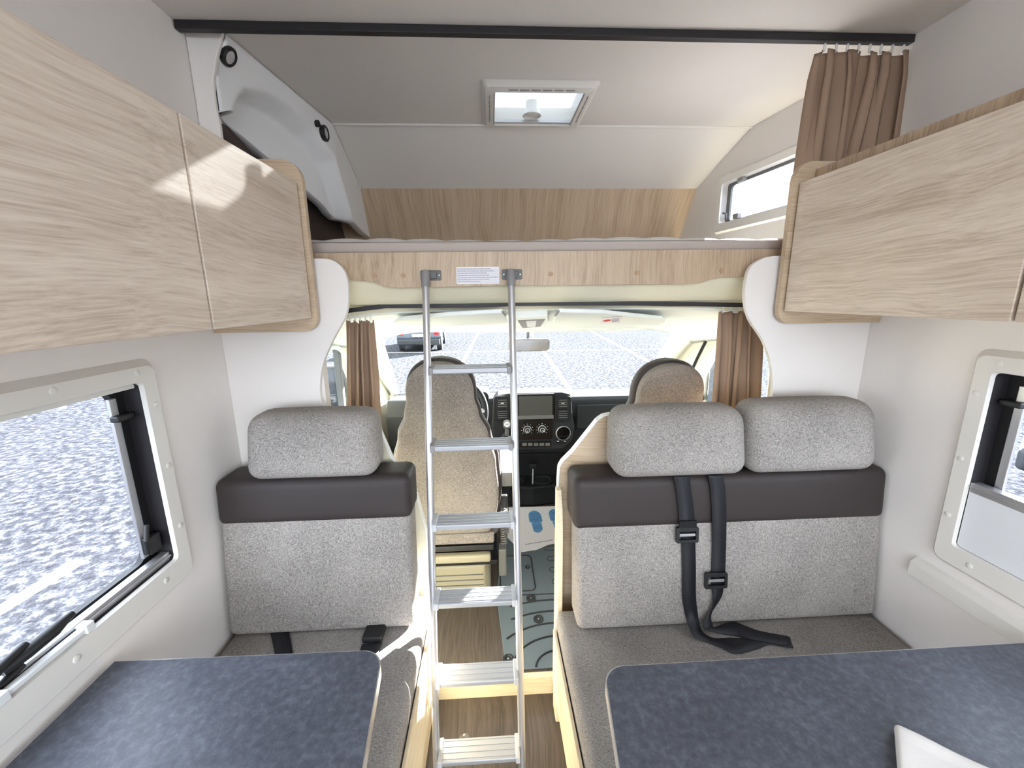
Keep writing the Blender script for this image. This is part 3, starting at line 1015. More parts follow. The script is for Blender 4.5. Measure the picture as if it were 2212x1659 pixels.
for i, (x, y) in enumerate(((931, 595), (1106, 593))):
    p = onY(x, y, YB)
    b = thing('ladder_bracket', (p.x, YB, p.z - 0.017), ('grey ladder bracket on the oak bed board left of the white notice', 'grey ladder bracket on the oak bed board right of the white notice')[i], 'bracket')
    b['label'] = ('grey ladder bracket on the bed board, its socket beside the rail end', 'grey ladder bracket on the bed board, close beside the white notice')[i]
    frb = Fr((p.x, YB, p.z), (1, 0, 0), (0, 0, 1))
    obj('plate', MB().prism(frb, rrect(-0.034, 0.034, -0.0165, 0.0165, 0.005), 0.0005, 0.004), PLDG, b, bevel=0.001)
    obj('socket', MB().prism(frb, rrect(-0.012, 0.020, -0.011, 0.011, 0.004), 0.004, 0.012), PLDG, b, bevel=0.002)
    for s in (-0.027, 0.027):
        obj('screw', MB().lathe(frb, (s, 0), [(0.0034, 0.0035), (0.0034, 0.005), (0.002, 0.0058)], 12), SCREW, b, smooth=40)

nt_ = thing('notice', (onY(1030, 610, YB).x, YB, onY(1030, 612, YB).z), 'white printed notice stuck on the oak bed board between the ladder brackets', 'sticker')
q = [onY(x, y, YB) for x, y in ((985, 577), (1078, 575), (1080, 611), (987, 614))]
u0, u1, v0, v1 = q[0].x, q[1].x, q[3].z, q[0].z
frn = Fr((0, YB, 0), (1, 0, 0), (0, 0, 1))
obj('sheet', MB().prism(frn, rrect(u0, u1, v0, v1, 0.004), 0.0003, 0.001), PAPER, nt_)
rnd = random.Random(5)
lens_ = [0.82, 0.80, 0.70, 0.75, 0.97, 0.76, 0.57]
for k in range(7):
    m = MB()
    x = u0 + 0.003
    zt = v1 - 0.0062 - k * (v1 - v0 - 0.008) / 7
    while x < u0 + (u1 - u0) * lens_[k]:
        wd = rnd.uniform(0.003, 0.011)
        m.fbox(frn, x, x + wd, zt - 0.0007, zt + 0.0007, 0.0009, 0.00125)
        x += wd + 0.0012
    m.fbox(frn, u0 + 0.002, u1 - 0.003, zt - 0.0030, zt - 0.0026, 0.0009, 0.00125)
    obj('text_line', m, INK, nt_)

# ================================================================== BENCHES
def plank(name, mb, mat, t, **k):
    return obj(name, mb, mat, t, bevel=0.002, **k)


def bench(label, x0, x1, xa, sgn, ztop_, yfront):
    """x0..x1 box, xa aisle side; sgn = +1 when the aisle is at larger x"""
    t = thing('bench_base', ((x0 + x1) / 2, 0.8, ZF), label, 'bench')
    xs = lambda a, b: (min(a, b), max(a, b))
    plank('box', MB().box(x0, x1, yfront, 1.322, ZF + 0.001, ztop_ - 0.135), PALEY, t)
    plank('aisle_rail', MB().box(*xs(xa, xa + sgn * 0.010), yfront - 0.01, 1.20, ztop_ - 0.26, ztop_ - 0.045), PALEY, t)
    plank('aisle_lip', MB().box(*xs(xa - sgn * 0.032, xa), yfront, 1.20, ztop_ - 0.20, ztop_ - 0.136), PALEY, t)
    return t


ZSL, ZSR = -1.042, -1.085
bl = bench('pale oak bench base under the single grey seat', XL + 0.002, -0.262, -0.236, 1, ZSL, 0.48)
br = bench('pale oak bench base under the double grey seat', 0.235, XR - 0.002, 0.202, -1, ZSR, 0.48)
# end boards that stand behind the backrests
eb = [(-0.543, -0.405), (-0.402, -0.405), (-0.390, -0.412), (-0.350, -0.535), (-0.276, -0.672), (-0.250, -0.80), (-0.246, -0.90), (-0.250, ZF), (-0.543, ZF)]
t = thing('end_board', (-0.40, 1.334, ZF), 'white edged end board between the single bench and the driver seat', 'board')
obj('board_face', MB().prism(Fr((0, 1.345, 0), (1, 0, 0), (0, 0, 1)), eb, 0, 0.020), CREAM, t, bevel=0.001)
m = MB()
for a, b in zip(eb[1:-2], eb[2:-1]):
    a, b = Vector((a[0], 0, a[1])), Vector((b[0], 0, b[1]))
    nrm = Vector(((b - a).z, 0, -(b - a).x)).normalized() * 0.004
    nrm = nrm if nrm.x > 0 else -nrm
    m.add([(q.x + k.x, yy, q.z + k.z) for yy in (1.323, 1.347) for q, k in ((a, nrm * 0), (b, nrm * 0), (b, nrm), (a, nrm))],
          [(0, 1, 2, 3), (7, 6, 5, 4), (0, 4, 5, 1), (1, 5, 6, 2), (2, 6, 7, 3), (3, 7, 4, 0)])
obj('edge_band', m, EDGEW, t)
er = [(0.983, -0.400), (0.405, -0.400), (0.380, -0.404), (0.360, -0.418), (0.275, -0.530), (0.240, -0.566), (0.230, -0.585), (0.227, -0.64), (0.227, ZF), (0.983, ZF)]
t = thing('end_board', (0.6, 1.334, ZF), 'oak end board with white edge behind the double bench, black socket on it', 'board')
obj('board_face', MB().prism(Fr((0, 1.345, 0), (1, 0, 0), (0, 0, 1)), er, 0, 0.020), OAKX, t, bevel=0.001)
m = MB()
for a, b in zip(er[1:-2], er[2:-1]):
    a, b = Vector((a[0], 0, a[1])), Vector((b[0], 0, b[1]))
    nrm = Vector(((b - a).z, 0, -(b - a).x)).normalized() * 0.005
    nrm = nrm if nrm.x < 0 else -nrm
    m.add([(q.x + k.x, yy, q.z + k.z) for yy in (1.323, 1.347) for q, k in ((a, nrm * 0), (b, nrm * 0), (b, nrm), (a, nrm))],
          [(0, 1, 2, 3), (7, 6, 5, 4), (0, 4, 5, 1), (1, 5, 6, 2), (2, 6, 7, 3), (3, 7, 4, 0)])
obj('edge_band', m, EDGEW, t)
# curved side board beside the double bench
cb = [(1.322, -0.655), (1.300, -0.660), (1.275, -0.72), (1.262, -0.80), (1.255, -1.0), (1.25, -1.14), (1.25, ZF), (1.322, ZF)]
obj('side_board', MB().prism(Fr((0, 0, 0), (0, 1, 0), (0, 0, 1)), cb, 0.214, 0.234), PALEY, bevel=0.003, label='narrow pale oak board with curved top at the aisle end of the double bench', cat='board')
p = onY(1281, 1019, 1.322)
t = thing('wall_socket', (p.x, 1.323, p.z - 0.012), 'small black socket on the oak end board', 'socket')
obj('socket_plate', MB().box(p.x - 0.020, p.x + 0.020, 1.316, 1.3235, p.z - 0.012, p.z + 0.012), BLACK, t, bevel=0.001)
obj('socket_pin', MB().lathe(Fr((0, 1.316, 0), (1, 0, 0), (0, 0, 1)), (p.x + 0.002, p.z), [(0.0028, -0.001), (0.0028, 0.002), (0.001, 0.003)], 10), SCREW, t)


def cushion(name, label, cat, x0, x1, y0, y1, z0, z1, r, mat, group=None, lean=0.0, puff=0.0, parent=None, m_=10, tap=0.0):
    hx, hy, hz = (x1 - x0) / 2, (y1 - y0) / 2, (z1 - z0) / 2
    c_ = Vector(((x0 + x1) / 2, (y0 + y1) / 2, (z0 + z1) / 2))

    def wp(x, y, z):
        fx, fy, fz = x / hx, y / hy, z / hz
        b = (1 - fx * fx) * (1 - fz * fz)
        yy = y - (puff * b if y < 0 else -puff * 0.3 * b)
        zz = z + puff * 0.6 * (1 - fx * fx) * (1 - fy * fy) * (1 if z > 0 else 0)
        return (c_.x + x * (1 + tap * fz), c_.y + yy + lean * (z + hz), c_.z + zz)
    return obj(name, MB().rbox((hx, hy, hz), r, wp, 5, m_), mat, parent, smooth=180, label=label, cat=cat, group=group)


# single bench (left)
cushion('seat_cushion', 'grey woven seat cushion of the single bench', 'cushion', XL + 0.006, -0.240, 0.44, 1.30, ZSL - 0.125, ZSL, 0.03, GREY, puff=0.004)
LEAN = 0.115
t = thing('backrest_cushion', (-0.55, 1.13, ZSL), 'single grey backrest cushion with dark brown top band', 'cushion')
cushion('padding', None, None, XL + 0.008, -0.268, 1.132, 1.250, ZSL + 0.002, -0.655, 0.024, GREY, lean=LEAN, puff=0.008, parent=t)
cushion('top_band', None, None, XL + 0.004, -0.262, 1.172, 1.306, -0.682, -0.533, 0.028, BROWN, lean=0.08, puff=0.004, parent=t)
cushion('headrest_cushion', 'single grey bolster headrest on the dark brown band', 'cushion', -0.738, -0.355, 1.150, 1.285, -0.530, -0.335, 0.045, GREY, lean=0.16, puff=0.010, tap=-0.02)
# double bench (right)
cushion('seat_cushion', 'long grey woven seat cushion of the double bench', 'cushion', 0.206, XR - 0.006, 0.44, 1.245, ZSR - 0.125, ZSR, 0.03, GREY, puff=0.004)
t = thing('backrest_cushion', (0.78, 1.13, ZSR), 'wide grey backrest cushion with dark brown top band behind two belts', 'cushion')
cushion('padding', None, None, 0.262, XR - 0.008, 1.128, 1.246, ZSR + 0.002, -0.71, 0.024, GREY, lean=LEAN, puff=0.008, parent=t, m_=14)
cushion('top_band', None, None, 0.250, XR - 0.004, 1.164, 1.300, -0.740, -0.565, 0.028, BROWN, lean=0.09, puff=0.004, parent=t, m_=14)
cushion('headrest_cushion', 'grey bolster headrest above the two black belts', 'cushion', 0.372, 0.798, 1.140, 1.280, -0.562, -0.350, 0.05, GREY, lean=0.16, puff=0.012, tap=-0.02, group='headrests of the double bench')
cushion('headrest_cushion', 'grey bolster headrest next to the white side wall', 'cushion', 0.803, 1.226, 1.140, 1.280, -0.562, -0.340, 0.05, GREY, lean=0.16, puff=0.012, tap=-0.02, group='headrests of the double bench')


# seat belts of the double bench
def bk(x, y, off=0.013):
    """pixel -> the leaning front of the double backrest"""
    zt_ = -0.72
    o = Vector((0, 1.128 - off, ZSR))
    nrm = Vector((0, 1, -LEAN))
    p = onP(x, y, o, nrm)
    if p.z > -0.742:
        o = Vector((0, 1.164 - off, -0.740))
        p = onP(x, y, o, Vector((0, 1, -0.09)))
    return p


def st(x, y, dz=0.006):
    return onZ(x, y, ZSR + dz)


def ribbon(pairs, k=5):
    a = smooth_poly([tuple(p[0]) for p in pairs], k, False)
    b = smooth_poly([tuple(p[1]) for p in pairs], k, False)
    m = MB()
    n_ = len(a)
    m.add(a + b, [(i, i + 1, n_ + i + 1, n_ + i) for i in range(n_ - 1)])
    return m


def buckle(t, x, y, wpx, hpx):
    c0, c1 = bk(x - wpx / 2, y, 0.016), bk(x + wpx / 2, y, 0.016)
    h_ = (bk(x, y - hpx / 2, 0.016).z - bk(x, y + hpx / 2, 0.016).z) / 2
    cc = (c0 + c1) / 2
    hw = (c1.x - c0.x) / 2
    f_ = Fr(cc, (1, 0, 0), (0, LEAN, 1))
    b = obj('buckle', MB().ring(f_, rrect(-hw, hw, -h_, h_, 0.006), rrect(-hw + 0.009, hw - 0.009, -h_ + 0.010, h_ - 0.014, 0.003), -0.001, 0.009), BLACK, t, bevel=0.0015)
    obj('buckle_bar', MB().fbox(f_, -hw + 0.011, hw - 0.011, -0.004, 0.005, 0.004, 0.008), SILVER, b, bevel=0.001)


t = thing('seat_belt', (0.72, 1.1, ZSR), 'black seat belt with label tab hanging down to a flat loop on the seat', 'seat belt', 'belts of the double bench')
obj('webbing', ribbon([(bk(1455, 1029), bk(1489, 1029)), (bk(1459, 1050), bk(1492, 1050)), (bk(1465, 1095), bk(1498, 1095)), (bk(1468, 1135), bk(1502, 1135)), (bk(1472, 1175), bk(1502, 1175)), (bk(1473, 1230), bk(1503, 1230)),
                       (bk(1474, 1290), bk(1503, 1285)), (bk(1482, 1335), bk(1507, 1325)), (st(1497, 1372, 0.02), st(1516, 1362, 0.014)), (st(1522, 1385), st(1540, 1378)), (st(1555, 1398), st(1575, 1378)),
                       (st(1590, 1412), st(1610, 1378)), (st(1635, 1402), st(1622, 1370)), (st(1664, 1392), st(1650, 1366)), (st(1714, 1400, 0.010), st(1706, 1376, 0.010))]), BELT, t, smooth=180, solid=0.0022)
buckle(t, 1483, 1154, 48, 32)
c0, c1 = bk(1467, 1133, 0.018), bk(1504, 1133, 0.018)
obj('label_tab', MB().box(c0.x, c1.x, c0.y - 0.004, c0.y + 0.002, c0.z - 0.014, c0.z + 0.012), DASHD, t, bevel=0.001)
t = thing('seat_belt', (0.82, 1.1, ZSR), 'black seat belt with low buckle and a twist above the seat', 'seat belt', 'belts of the double bench')
obj('webbing', ribbon([(bk(1529, 1027), bk(1561, 1027)), (bk(1535, 1060), bk(1567, 1060)), (bk(1538, 1120), bk(1569, 1120)), (bk(1538, 1180), bk(1568, 1180)), (bk(1536, 1240), bk(1566, 1240)), (bk(1537, 1268), bk(1563, 1268)),
                       (bk(1540, 1295, 0.02), bk(1558, 1290, 0.013)), (bk(1536, 1315, 0.02), bk(1539, 1320, 0.012)), (bk(1520, 1340, 0.02), bk(1536, 1335, 0.02)), (st(1521, 1358, 0.02), st(1540, 1352, 0.02)), (st(1548, 1366, 0.010), st(1545, 1354, 0.016)),
                       (st(1590, 1374, 0.004), st(1580, 1343, 0.008)), (st(1602, 1377, 0.004), st(1600, 1348, 0.008)), (st(1640, 1384, 0.009), st(1640, 1363, 0.011)), (st(1705, 1395, 0.012), st(1700, 1374, 0.012))]), BELT, t, smooth=180, solid=0.0022)
buckle(t, 1545, 1252, 48, 34)
# seat belt ends on the single bench
sl = lambda x, y, dz=0.005: onZ(x, y, ZSL + dz)
t = thing('seat_belt', (-0.68, 1.1, ZSL), 'flat black belt strap emerging below the single backrest', 'seat belt')
obj('webbing', ribbon([(sl(582, 1362, 0.006), sl(622, 1360, 0.006)), (sl(588, 1385, 0.006), sl(628, 1383, 0.006)), (sl(596, 1425, 0.004), sl(634, 1423, 0.004)), (sl(603, 1460, 0.004), sl(640, 1458, 0.004))], 4), BELT, t, smooth=180, solid=0.003)
t = thing('belt_buckle', (-0.38, 1.08, ZSL), 'chunky black belt buckle lying at the aisle end of the single seat', 'buckle')
a, b = sl(784, 1386, 0.0), sl(833, 1362, 0.0)
obj('buckle_body', MB().box(a.x, a.x + 0.062, a.y - 0.012, a.y + 0.055, ZSL + 0.002, ZSL + 0.024), BLACK, t, bevel=0.006)
obj('release_button', MB().box(a.x + 0.008, a.x + 0.054, a.y - 0.0135, a.y - 0.004, ZSL + 0.008, ZSL + 0.018), DASHD, t, bevel=0.002)
obj('webbing', ribbon([(sl(782, 1392, 0.008), sl(826, 1388, 0.008)), (sl(778, 1410, 0.005), sl(818, 1410, 0.005)), (sl(782, 1440, 0.004), sl(815, 1440, 0.004))], 4), BELT, t, smooth=180, solid=0.003)


# ================================================================== TABLES
def table(label, poly, z, leg):
    t = thing('dinette_table', (leg[0], leg[1], ZF), label, 'table')
    fr_ = Fr((0, 0, z), (1, 0, 0), (0, 1, 0))
    obj('table_top', MB().prism(fr_, poly, -0.027, 0.0), SLATE, t, bevel=0.0012)
    # pale edge band just around the top
    cx_, cy_ = sum(p[0] for p in poly) / len(poly), sum(p[1] for p in poly) / len(poly)
    outp = [(x + 0.0022 * (1 if x > cx_ else -1), y + 0.0022 * (1 if y > cy_ else -1)) for x, y in poly]
    obj('edge_band', MB().ring(fr_, outp, poly, -0.028, -0.0015), ALU, t)
    obj('leg', MB().lathe(Fr((0, 0, 0), (1, 0, 0), (0, 1, 0)), leg, [(0.11, ZF + 0.001), (0.11, ZF + 0.012), (0.035, ZF + 0.03), (0.032, z - 0.06), (0.09, z - 0.03), (0.09, z - 0.0275)], 24), ALU, t, smooth=40)


def arc(cx_, cy_, r, a0, a1, n=8):
    return [(cx_ + r * cos(radians(a0 + (a1 - a0) * i / n)), cy_ + r * sin(radians(a0 + (a1 - a0) * i / n))) for i in range(n + 1)]


table('dark slate table in front of the single bench', [(XL + 0.020, 0.10), (-0.20, 0.10), (-0.222, 0.45)] + arc(-0.304, 0.731, 0.050, 4, 88) + [(XL + 0.020, 0.788)], -0.767, (-0.55, 0.18))
table('dark slate table in front of the double bench', [(XR - 0.026, 0.737)] + arc(0.276, 0.687, 0.050, 92, 176) + [(0.200, 0.50), (0.165, 0.08), (XR - 0.026, 0.08)], -0.80, (0.62, 0.19))
ca, cb_, cc_ = onZ(1932, 1562, -0.785), onZ(2135, 1659, -0.785), onZ(1896, 1662, -0.785)
u_ = (cb_ - ca).normalized()
v_ = Vector((u_.y, -u_.x, 0))
t = thing('folded_cloth', tuple(ca[:2]) + (-0.80,), 'white folded cloth with hemmed edges lying on the slate table', 'cloth')
frc = Fr((ca.x, ca.y, -0.79), u_, -v_)
CLOTH = plain('white_cloth', (225, 221, 217), 0.85, bump=0.3, bscale=500, var=0.02)


def clw(x, y, z):
    fx, fy = (x + 0.15), (y + 0.13)
    e = min(fx, 0.30 - fx, fy, 0.26 - fy)
    zz = z + (0.0018 * (1 if e < 0.018 else 0)) * (1 if z > 0 else 0) + (0.0012 * sin(x * 60 + y * 30) if z > 0 else 0)
    return frc.p(fx, -fy, zz)


obj('cloth_fold', MB().rbox((0.15, 0.13, 0.0075), 0.007, clw, 4, 26), CLOTH, t, smooth=180)

# ================================================================== CAB SHELL
CL, CR_ = -0.75, 1.195                     # inner door planes
WTL, WTR = Vector((-0.628, 2.35, -0.178)), Vector((1.066, 2.35, -0.192))
WBL, WBR = Vector((-0.690, 3.00, -0.705)), Vector((1.130, 3.00, -0.715))


def headz(x, y):
    k = max(0, min(1, (y - 1.52) / 0.84))
    cxm = 0.2225
    s_ = abs(x - cxm) / 0.97
    return -0.045 - 0.135 * k ** 1.1 - 0.10 * s_ ** 6


m = MB().grid(lambda u, v: (CL + 0.001 + (CR_ - CL - 0.002) * u, 1.531 + 0.829 * v, headz(CL + (CR_ - CL) * u, 1.531 + 0.829 * v)), 40, 16)
S('ceiling_cab', m, HEADL, smooth=180, solid=0.004)
# fascia between the cab header and the headliner
m = MB().grid(lambda u, v: (CL + 0.001 + (CR_ - CL - 0.002) * u, 1.529 + 0.006 * v, 0.02 + (headz(CL + (CR_ - CL) * u, 1.531) - 0.004 - 0.02) * v), 40, 2)
S('trim_8', m, CREAM, solid=0.003)
# header beam over the windscreen
m = MB()
hp = []
for i in range(13):
    k = i / 12
    p = WTL.lerp(WTR, k)
    bow = 0.012 * sin(pi * k)
    hp.append((p.x, p.y, p.z - bow))
m.add([(x, 2.33, headz(x, 2.33) + 0.002) for x, y, z in hp] + [(x, 2.355, z - 0.004) for x, y, z in hp] + [(x, 2.40, z - 0.004) for x, y, z in hp] + [(x, 2.42, z + 0.05) for x, y, z in hp],
      [(r * 13 + i, r * 13 + i + 1, (r + 1) * 13 + i + 1, (r + 1) * 13 + i) for r in range(3) for i in range(12)])
S('trim_5', m, HEADL, smooth=50)
t5 = thing('window_5', (0.22, 2.7, -0.71), None, None, kind='structure')
m = MB().add([WTL, WTR, WBR, WBL], [(0, 1, 2, 3)])
obj('pane', m, GLASS, t5)
m = MB().tube([WBL + Vector((0, -0.01, 0.008)), WBR + Vector((0, -0.01, 0.008))], 0.012, 8)
obj('rubber_seal', m, PLDG, t5)
m = MB().tube([(-0.30, 2.93, -0.655), (0.25, 2.955, -0.668), (0.40, 2.955, -0.668)], 0.004, 6)
# A pillars
for nm, a, b, x in (('trim_6', WTL, WBL, CL), ('trim_7', WTR, WBR, CR_)):
    s = -1 if x < 0 else 1
    m = MB()
    q = [a, b, Vector((x, b.y - 0.03, b.z)), Vector((x, a.y - 0.10, a.z - 0.01))]
    mid1, mid2 = a.lerp(q[3], 0.45) + Vector((0, -0.03, -0.012)), b.lerp(q[2], 0.45) + Vector((0, -0.03, -0.012))
    m.add([a, b, mid2, mid1, q[2], q[3]], [(0, 1, 2, 3), (3, 2, 4, 5)])
    S(nm, m, HEADL, smooth=60, solid=0.006)


def hit(poly, c_, d_):
    """first crossing of the ray c_ + t d_ with a convex polygon"""
    best = None
    for i in range(len(poly)):
        a, b = poly[i], poly[(i + 1) % len(poly)]
        ex, ey = b[0] - a[0], b[1] - a[1]
        det = d_[0] * -ey + ex * d_[1]
        if abs(det) < 1e-12:
            continue
        tt = ((a[0] - c_[0]) * -ey + ex * (a[1] - c_[1])) / det
        ss = (d_[0] * (a[1] - c_[1]) - d_[1] * (a[0] - c_[0])) / det
        if tt > 0 and -1e-6 <= ss <= 1 + 1e-6 and (best is None or tt < best):
            best = tt
    return (c_[0] + d_[0] * best, c_[1] + d_[1] * best)


douter = [(1.365, -0.06), (1.70, -0.06), (2.30, -0.17), (2.98, -0.70), (2.98, ZK), (1.365, ZK)]
dwin = smooth_poly([(1.66, -0.23), (1.80, -0.222), (1.96, -0.222), (2.05, -0.245), (2.13, -0.31), (2.24, -0.45), (2.36, -0.61)], 4, False) + [(2.36, -0.66), (2.2, -0.665), (1.9, -0.67), (1.66, -0.67), (1.645, -0.55), (1.645, -0.40)]
for nm, nw, x, s in (('door_1', 'window_6', CL, -1), ('door_2', 'window_7', CR_, 1)):
    fr = Fr((x, 0, 0), (0, 1, 0), (0, 0, 1))
    c_ = (1.95, -0.45)
    outer = [hit(douter, c_, (u - c_[0], v - c_[1])) for u, v in dwin]
    t = thing(nm, (x, 2.2, ZK), None, None, kind='structure')
    obj('door_panel', MB().ring(fr, outer, dwin, 0, s * 0.04), CREAM, t)
    sp_ = smooth_poly([(2.47, -0.66), (2.36, -0.48), (2.25, -0.315), (2.16, -0.205), (2.07, -0.155), (1.94, -0.142), (1.75, -0.140), (1.56, -0.142)], 5, False)
    obj('door_seal', MB().tube([fr.p(u, v, -s * 0.004) for u, v in sp_], 0.0085, 8), RAILB, t, smooth=60)
    obj('window_surround', MB().tube([fr.p(u, v, -s * 0.003) for u, v in dwin], 0.012, 8, closed=True), HEADL, t, smooth=60)
    obj('divider_bar', MB().fbox(fr, 2.035, 2.065, -0.67, -0.225, s * 0.0, s * 0.03), PLDG, t, bevel=0.003)
    obj('arm_rest', MB().fbox(fr, 1.75, 2.25, -0.95, -0.88, -s * 0.05, 0), DASH, t, bevel=0.015)
    t = thing(nw, (x + s * 0.03, 2.0, -0.67), None, None, kind='structure')
    obj('pane', MB().prism(fr, dwin, s * 0.018, s * 0.021), GLASS, t)
    t = thing('door_mirror', (x + s * 0.05, 2.3, -0.70), 'black door mirror outside the %s cab door' % ('driver' if s < 0 else 'passenger'), 'mirror')
    obj('mirror_shell', MB().rbox((0.085, 0.05, 0.14), 0.03, lambda a, b, c: (x + s * (0.20 + a * s), 2.42 + b, -0.52 + c), 4, 3), BLACK, t, smooth=180)
    obj('mirror_arm', MB().tube([(x + s * 0.041, 2.40, -0.66), (x + s * 0.14, 2.42, -0.62)], 0.022, 10), BLACK, t, smooth=60)
    obj('mirror_glass', MB().box(*sorted((x + s * 0.125, x + s * 0.275)), 2.366, 2.3695, -0.645, -0.395), MIRR, t)
S('wall_firewall', MB().box(CL, CR_, 3.005, 3.04, ZK, -0.72), DASHD)
S('wall_cab_rear_left', MB().box(XL, -0.56, 1.364, 1.40, ZF, 0.08), WHITE)
S('wall_cab_rear_right', MB().box(1.005, XR, 1.364, 1.40, ZF, 0.08), CREAM)

# grab handle over the passenger door
g = [onY(x, y, 1.80) for x, y in ((1500, 671), (1525, 679), (1545, 677), (1556, 668))]
obj('grab_handle', MB().tube([tuple(v) for v in smooth_poly([tuple(q) for q in g], 6, False)], 0.009, 10), HEADL, smooth=60, label='cream grab handle on the cab headliner beside the short curtain', cat='handle')

# sun visors, roof lamp, mirror
def onhead(x, y, off):
    o = Vector((0, 1.9, -0.111 - off))
    return onP(x, y, o, Vector((0, 0.16, 1)))


for lab, px in (('cream sun visor on the driver side of the cab roof', ((852, 700), (862, 692), (960, 683), (1085, 676), (1092, 684), (1097, 698), (1080, 701), (890, 708))),
                ('cream sun visor with a warning sticker on the cab roof', ((1194, 698), (1200, 684), (1207, 675), (1300, 677), (1430, 690), (1436, 696), (1425, 703), (1290, 701)))):
    lo = [onhead(x, y, 0.030) for x, y in px]
    hi = [p + Vector((0, 0, 0.014)) for p in lo]
    n = len(lo)
    t = thing('sun_visor', tuple(lo[0]), lab, 'sun visor')
    obj('visor_pad', MB().add(lo + hi, [tuple(range(n)), tuple(range(2 * n - 1, n - 1, -1))] + [(i, (i + 1) % n, n + (i + 1) % n, n + i) for i in range(n)]), HEADL, t, bevel=0.004)
    a, b = (lo[3], lo[4]) if px[0][0] < 1000 else (lo[1], lo[2])
    obj('hinge', MB().tube([a + Vector((0, 0, 0.004)), b + Vector((0, 0, 0.004))], 0.0035, 8), PLGREY, t, smooth=60)
    if px[0][0] > 1000:
        q = [onhead(x, y, 0.0325) for x, y in ((1300, 687), (1343, 684), (1340, 698), (1296, 699))]
        stk = obj('warning_sticker', MB().add(q + [p + Vector((0, 0, 0.001)) for p in q], [(0, 1, 2, 3), (7, 6, 5, 4), (0, 4, 5, 1), (1, 5, 6, 2), (2, 6, 7, 3), (3, 7, 4, 0)]), PAPER, t)
        cpt = onhead(1311, 692.5, 0.0335)
        obj('warning_sign', MB().tube([cpt + Vector((0.012 * cos(a_), 0.028 * sin(a_), -0.0045 * sin(a_))) for a_ in [2 * pi * i / 16 for i in range(16)]], 0.0016, 6, closed=True).tube([cpt + Vector((-0.009, 0.018, -0.003)), cpt + Vector((0.009, -0.018, 0.003))], 0.0016, 6), REDINK, stk)
        for k in range(3):
            a_, b_ = onhead(1322, 689.5 + 2.6 * k, 0.0334), onhead(1337, 688.5 + 2.6 * k, 0.0334)
            obj('text_line', MB().tube([a_, b_], 0.0012, 4), INK, stk)
t = thing('roof_lamp', tuple(onhead(1148, 700, 0.03)), 'cream roof lamp with grey lens above the rear-view mirror', 'lamp')
q = [onhead(x, y, 0.022) for x, y in ((1112, 687), (1183, 684), (1186, 694), (1174, 708), (1122, 711), (1110, 700))]
hi = [p + Vector((0, 0, 0.03)) for p in q]
n = len(q)
obj('lamp_housing', MB().add(q + hi, [tuple(range(n)), tuple(range(2 * n - 1, n - 1, -1))] + [(i, (i + 1) % n, n + (i + 1) % n, n + i) for i in range(n)]), HEADL, t, bevel=0.006)
q = [onhead(x, y, 0.026) for x, y in ((1118, 694), (1178, 691), (1168, 706), (1128, 709))]
hi = [p + Vector((0, 0, 0.012)) for p in q]
obj('lamp_bezel', MB().add(q + hi, [(0, 1, 2, 3), (7, 6, 5, 4), (0, 4, 5, 1), (1, 5, 6, 2), (2, 6, 7, 3), (3, 7, 4, 0)]), PLGREY, t, bevel=0.004)
q = [onhead(x, y, 0.0285) for x, y in ((1136, 695), (1159, 694), (1157, 706), (1139, 707))]
hi = [p + Vector((0, 0, 0.012)) for p in q]
obj('lamp_lens', MB().add(q + hi, [(0, 1, 2, 3), (7, 6, 5, 4), (0, 4, 5, 1), (1, 5, 6, 2), (2, 6, 7, 3), (3, 7, 4, 0)]), PLWHITE, t, bevel=0.003)
MY = 2.42
c0 = onY(1142, 746, MY)
t = thing('rear_view_mirror', (c0.x, MY, c0.z), 'grey rear-view mirror hanging from the windscreen', 'mirror')
wl, wr = onY(1098, 746, MY).x, onY(1188, 746, MY).x
hh = (onY(1142, 733, MY).z - onY(1142, 760, MY).z) / 2
fm = Fr((0, MY, 0), (1, 0, 0), (0, 0, 1))
poly = rrect(wl, wr, c0.z - hh, c0.z + hh, (0.016, 0.016, 0.03, 0.03), 6)
obj('mirror_housing', MB().prism(fm, poly, -0.03, 0.0), PLGREY, t, bevel=0.004)
obj('mirror_glass', MB().prism(fm, rrect(wl + 0.008, wr - 0.008, c0.z - hh + 0.007, c0.z + hh - 0.007, (0.012, 0.012, 0.025, 0.025), 6), 0.0005, 0.002), plain('mirror_face', (168, 166, 166), 0.12, 0.6), t)
a = onY(1141, 716, MY)
obj('mirror_stem', MB().tube([(c0.x, MY + 0.03, c0.z + 0.01), (c0.x, MY + 0.028, a.z + 0.01)], 0.010, 10), PLDG, t, smooth=60)

# ================================================================== DASHBOARD
DY = 2.50
dash = thing('dashboard', (0.22, 2.7, -1.10), 'dark grey cab dashboard with centre screen, air vents and control dials', 'dashboard')
D = lambda x, y, Y=DY: onY(x, y, Y)
prof = [(3.0, -0.712), (2.90, -0.685), (2.74, -0.665), (2.66, -0.660), (2.62, -0.685), (2.60, -0.76), (2.62, -0.86), (2.65, -0.98), (2.72, -1.08), (2.85, -1.14), (3.0, -1.16)]
obj('dash_body', MB().prism(Fr((0, 0, 0), (0, 1, 0), (0, 0, 1)), prof, CL + 0.05, CR_ - 0.05), DASH, dash, bevel=0.012)
zt = D(1150, 850).z
x0, x1 = D(1068, 860).x, D(1240, 860).x
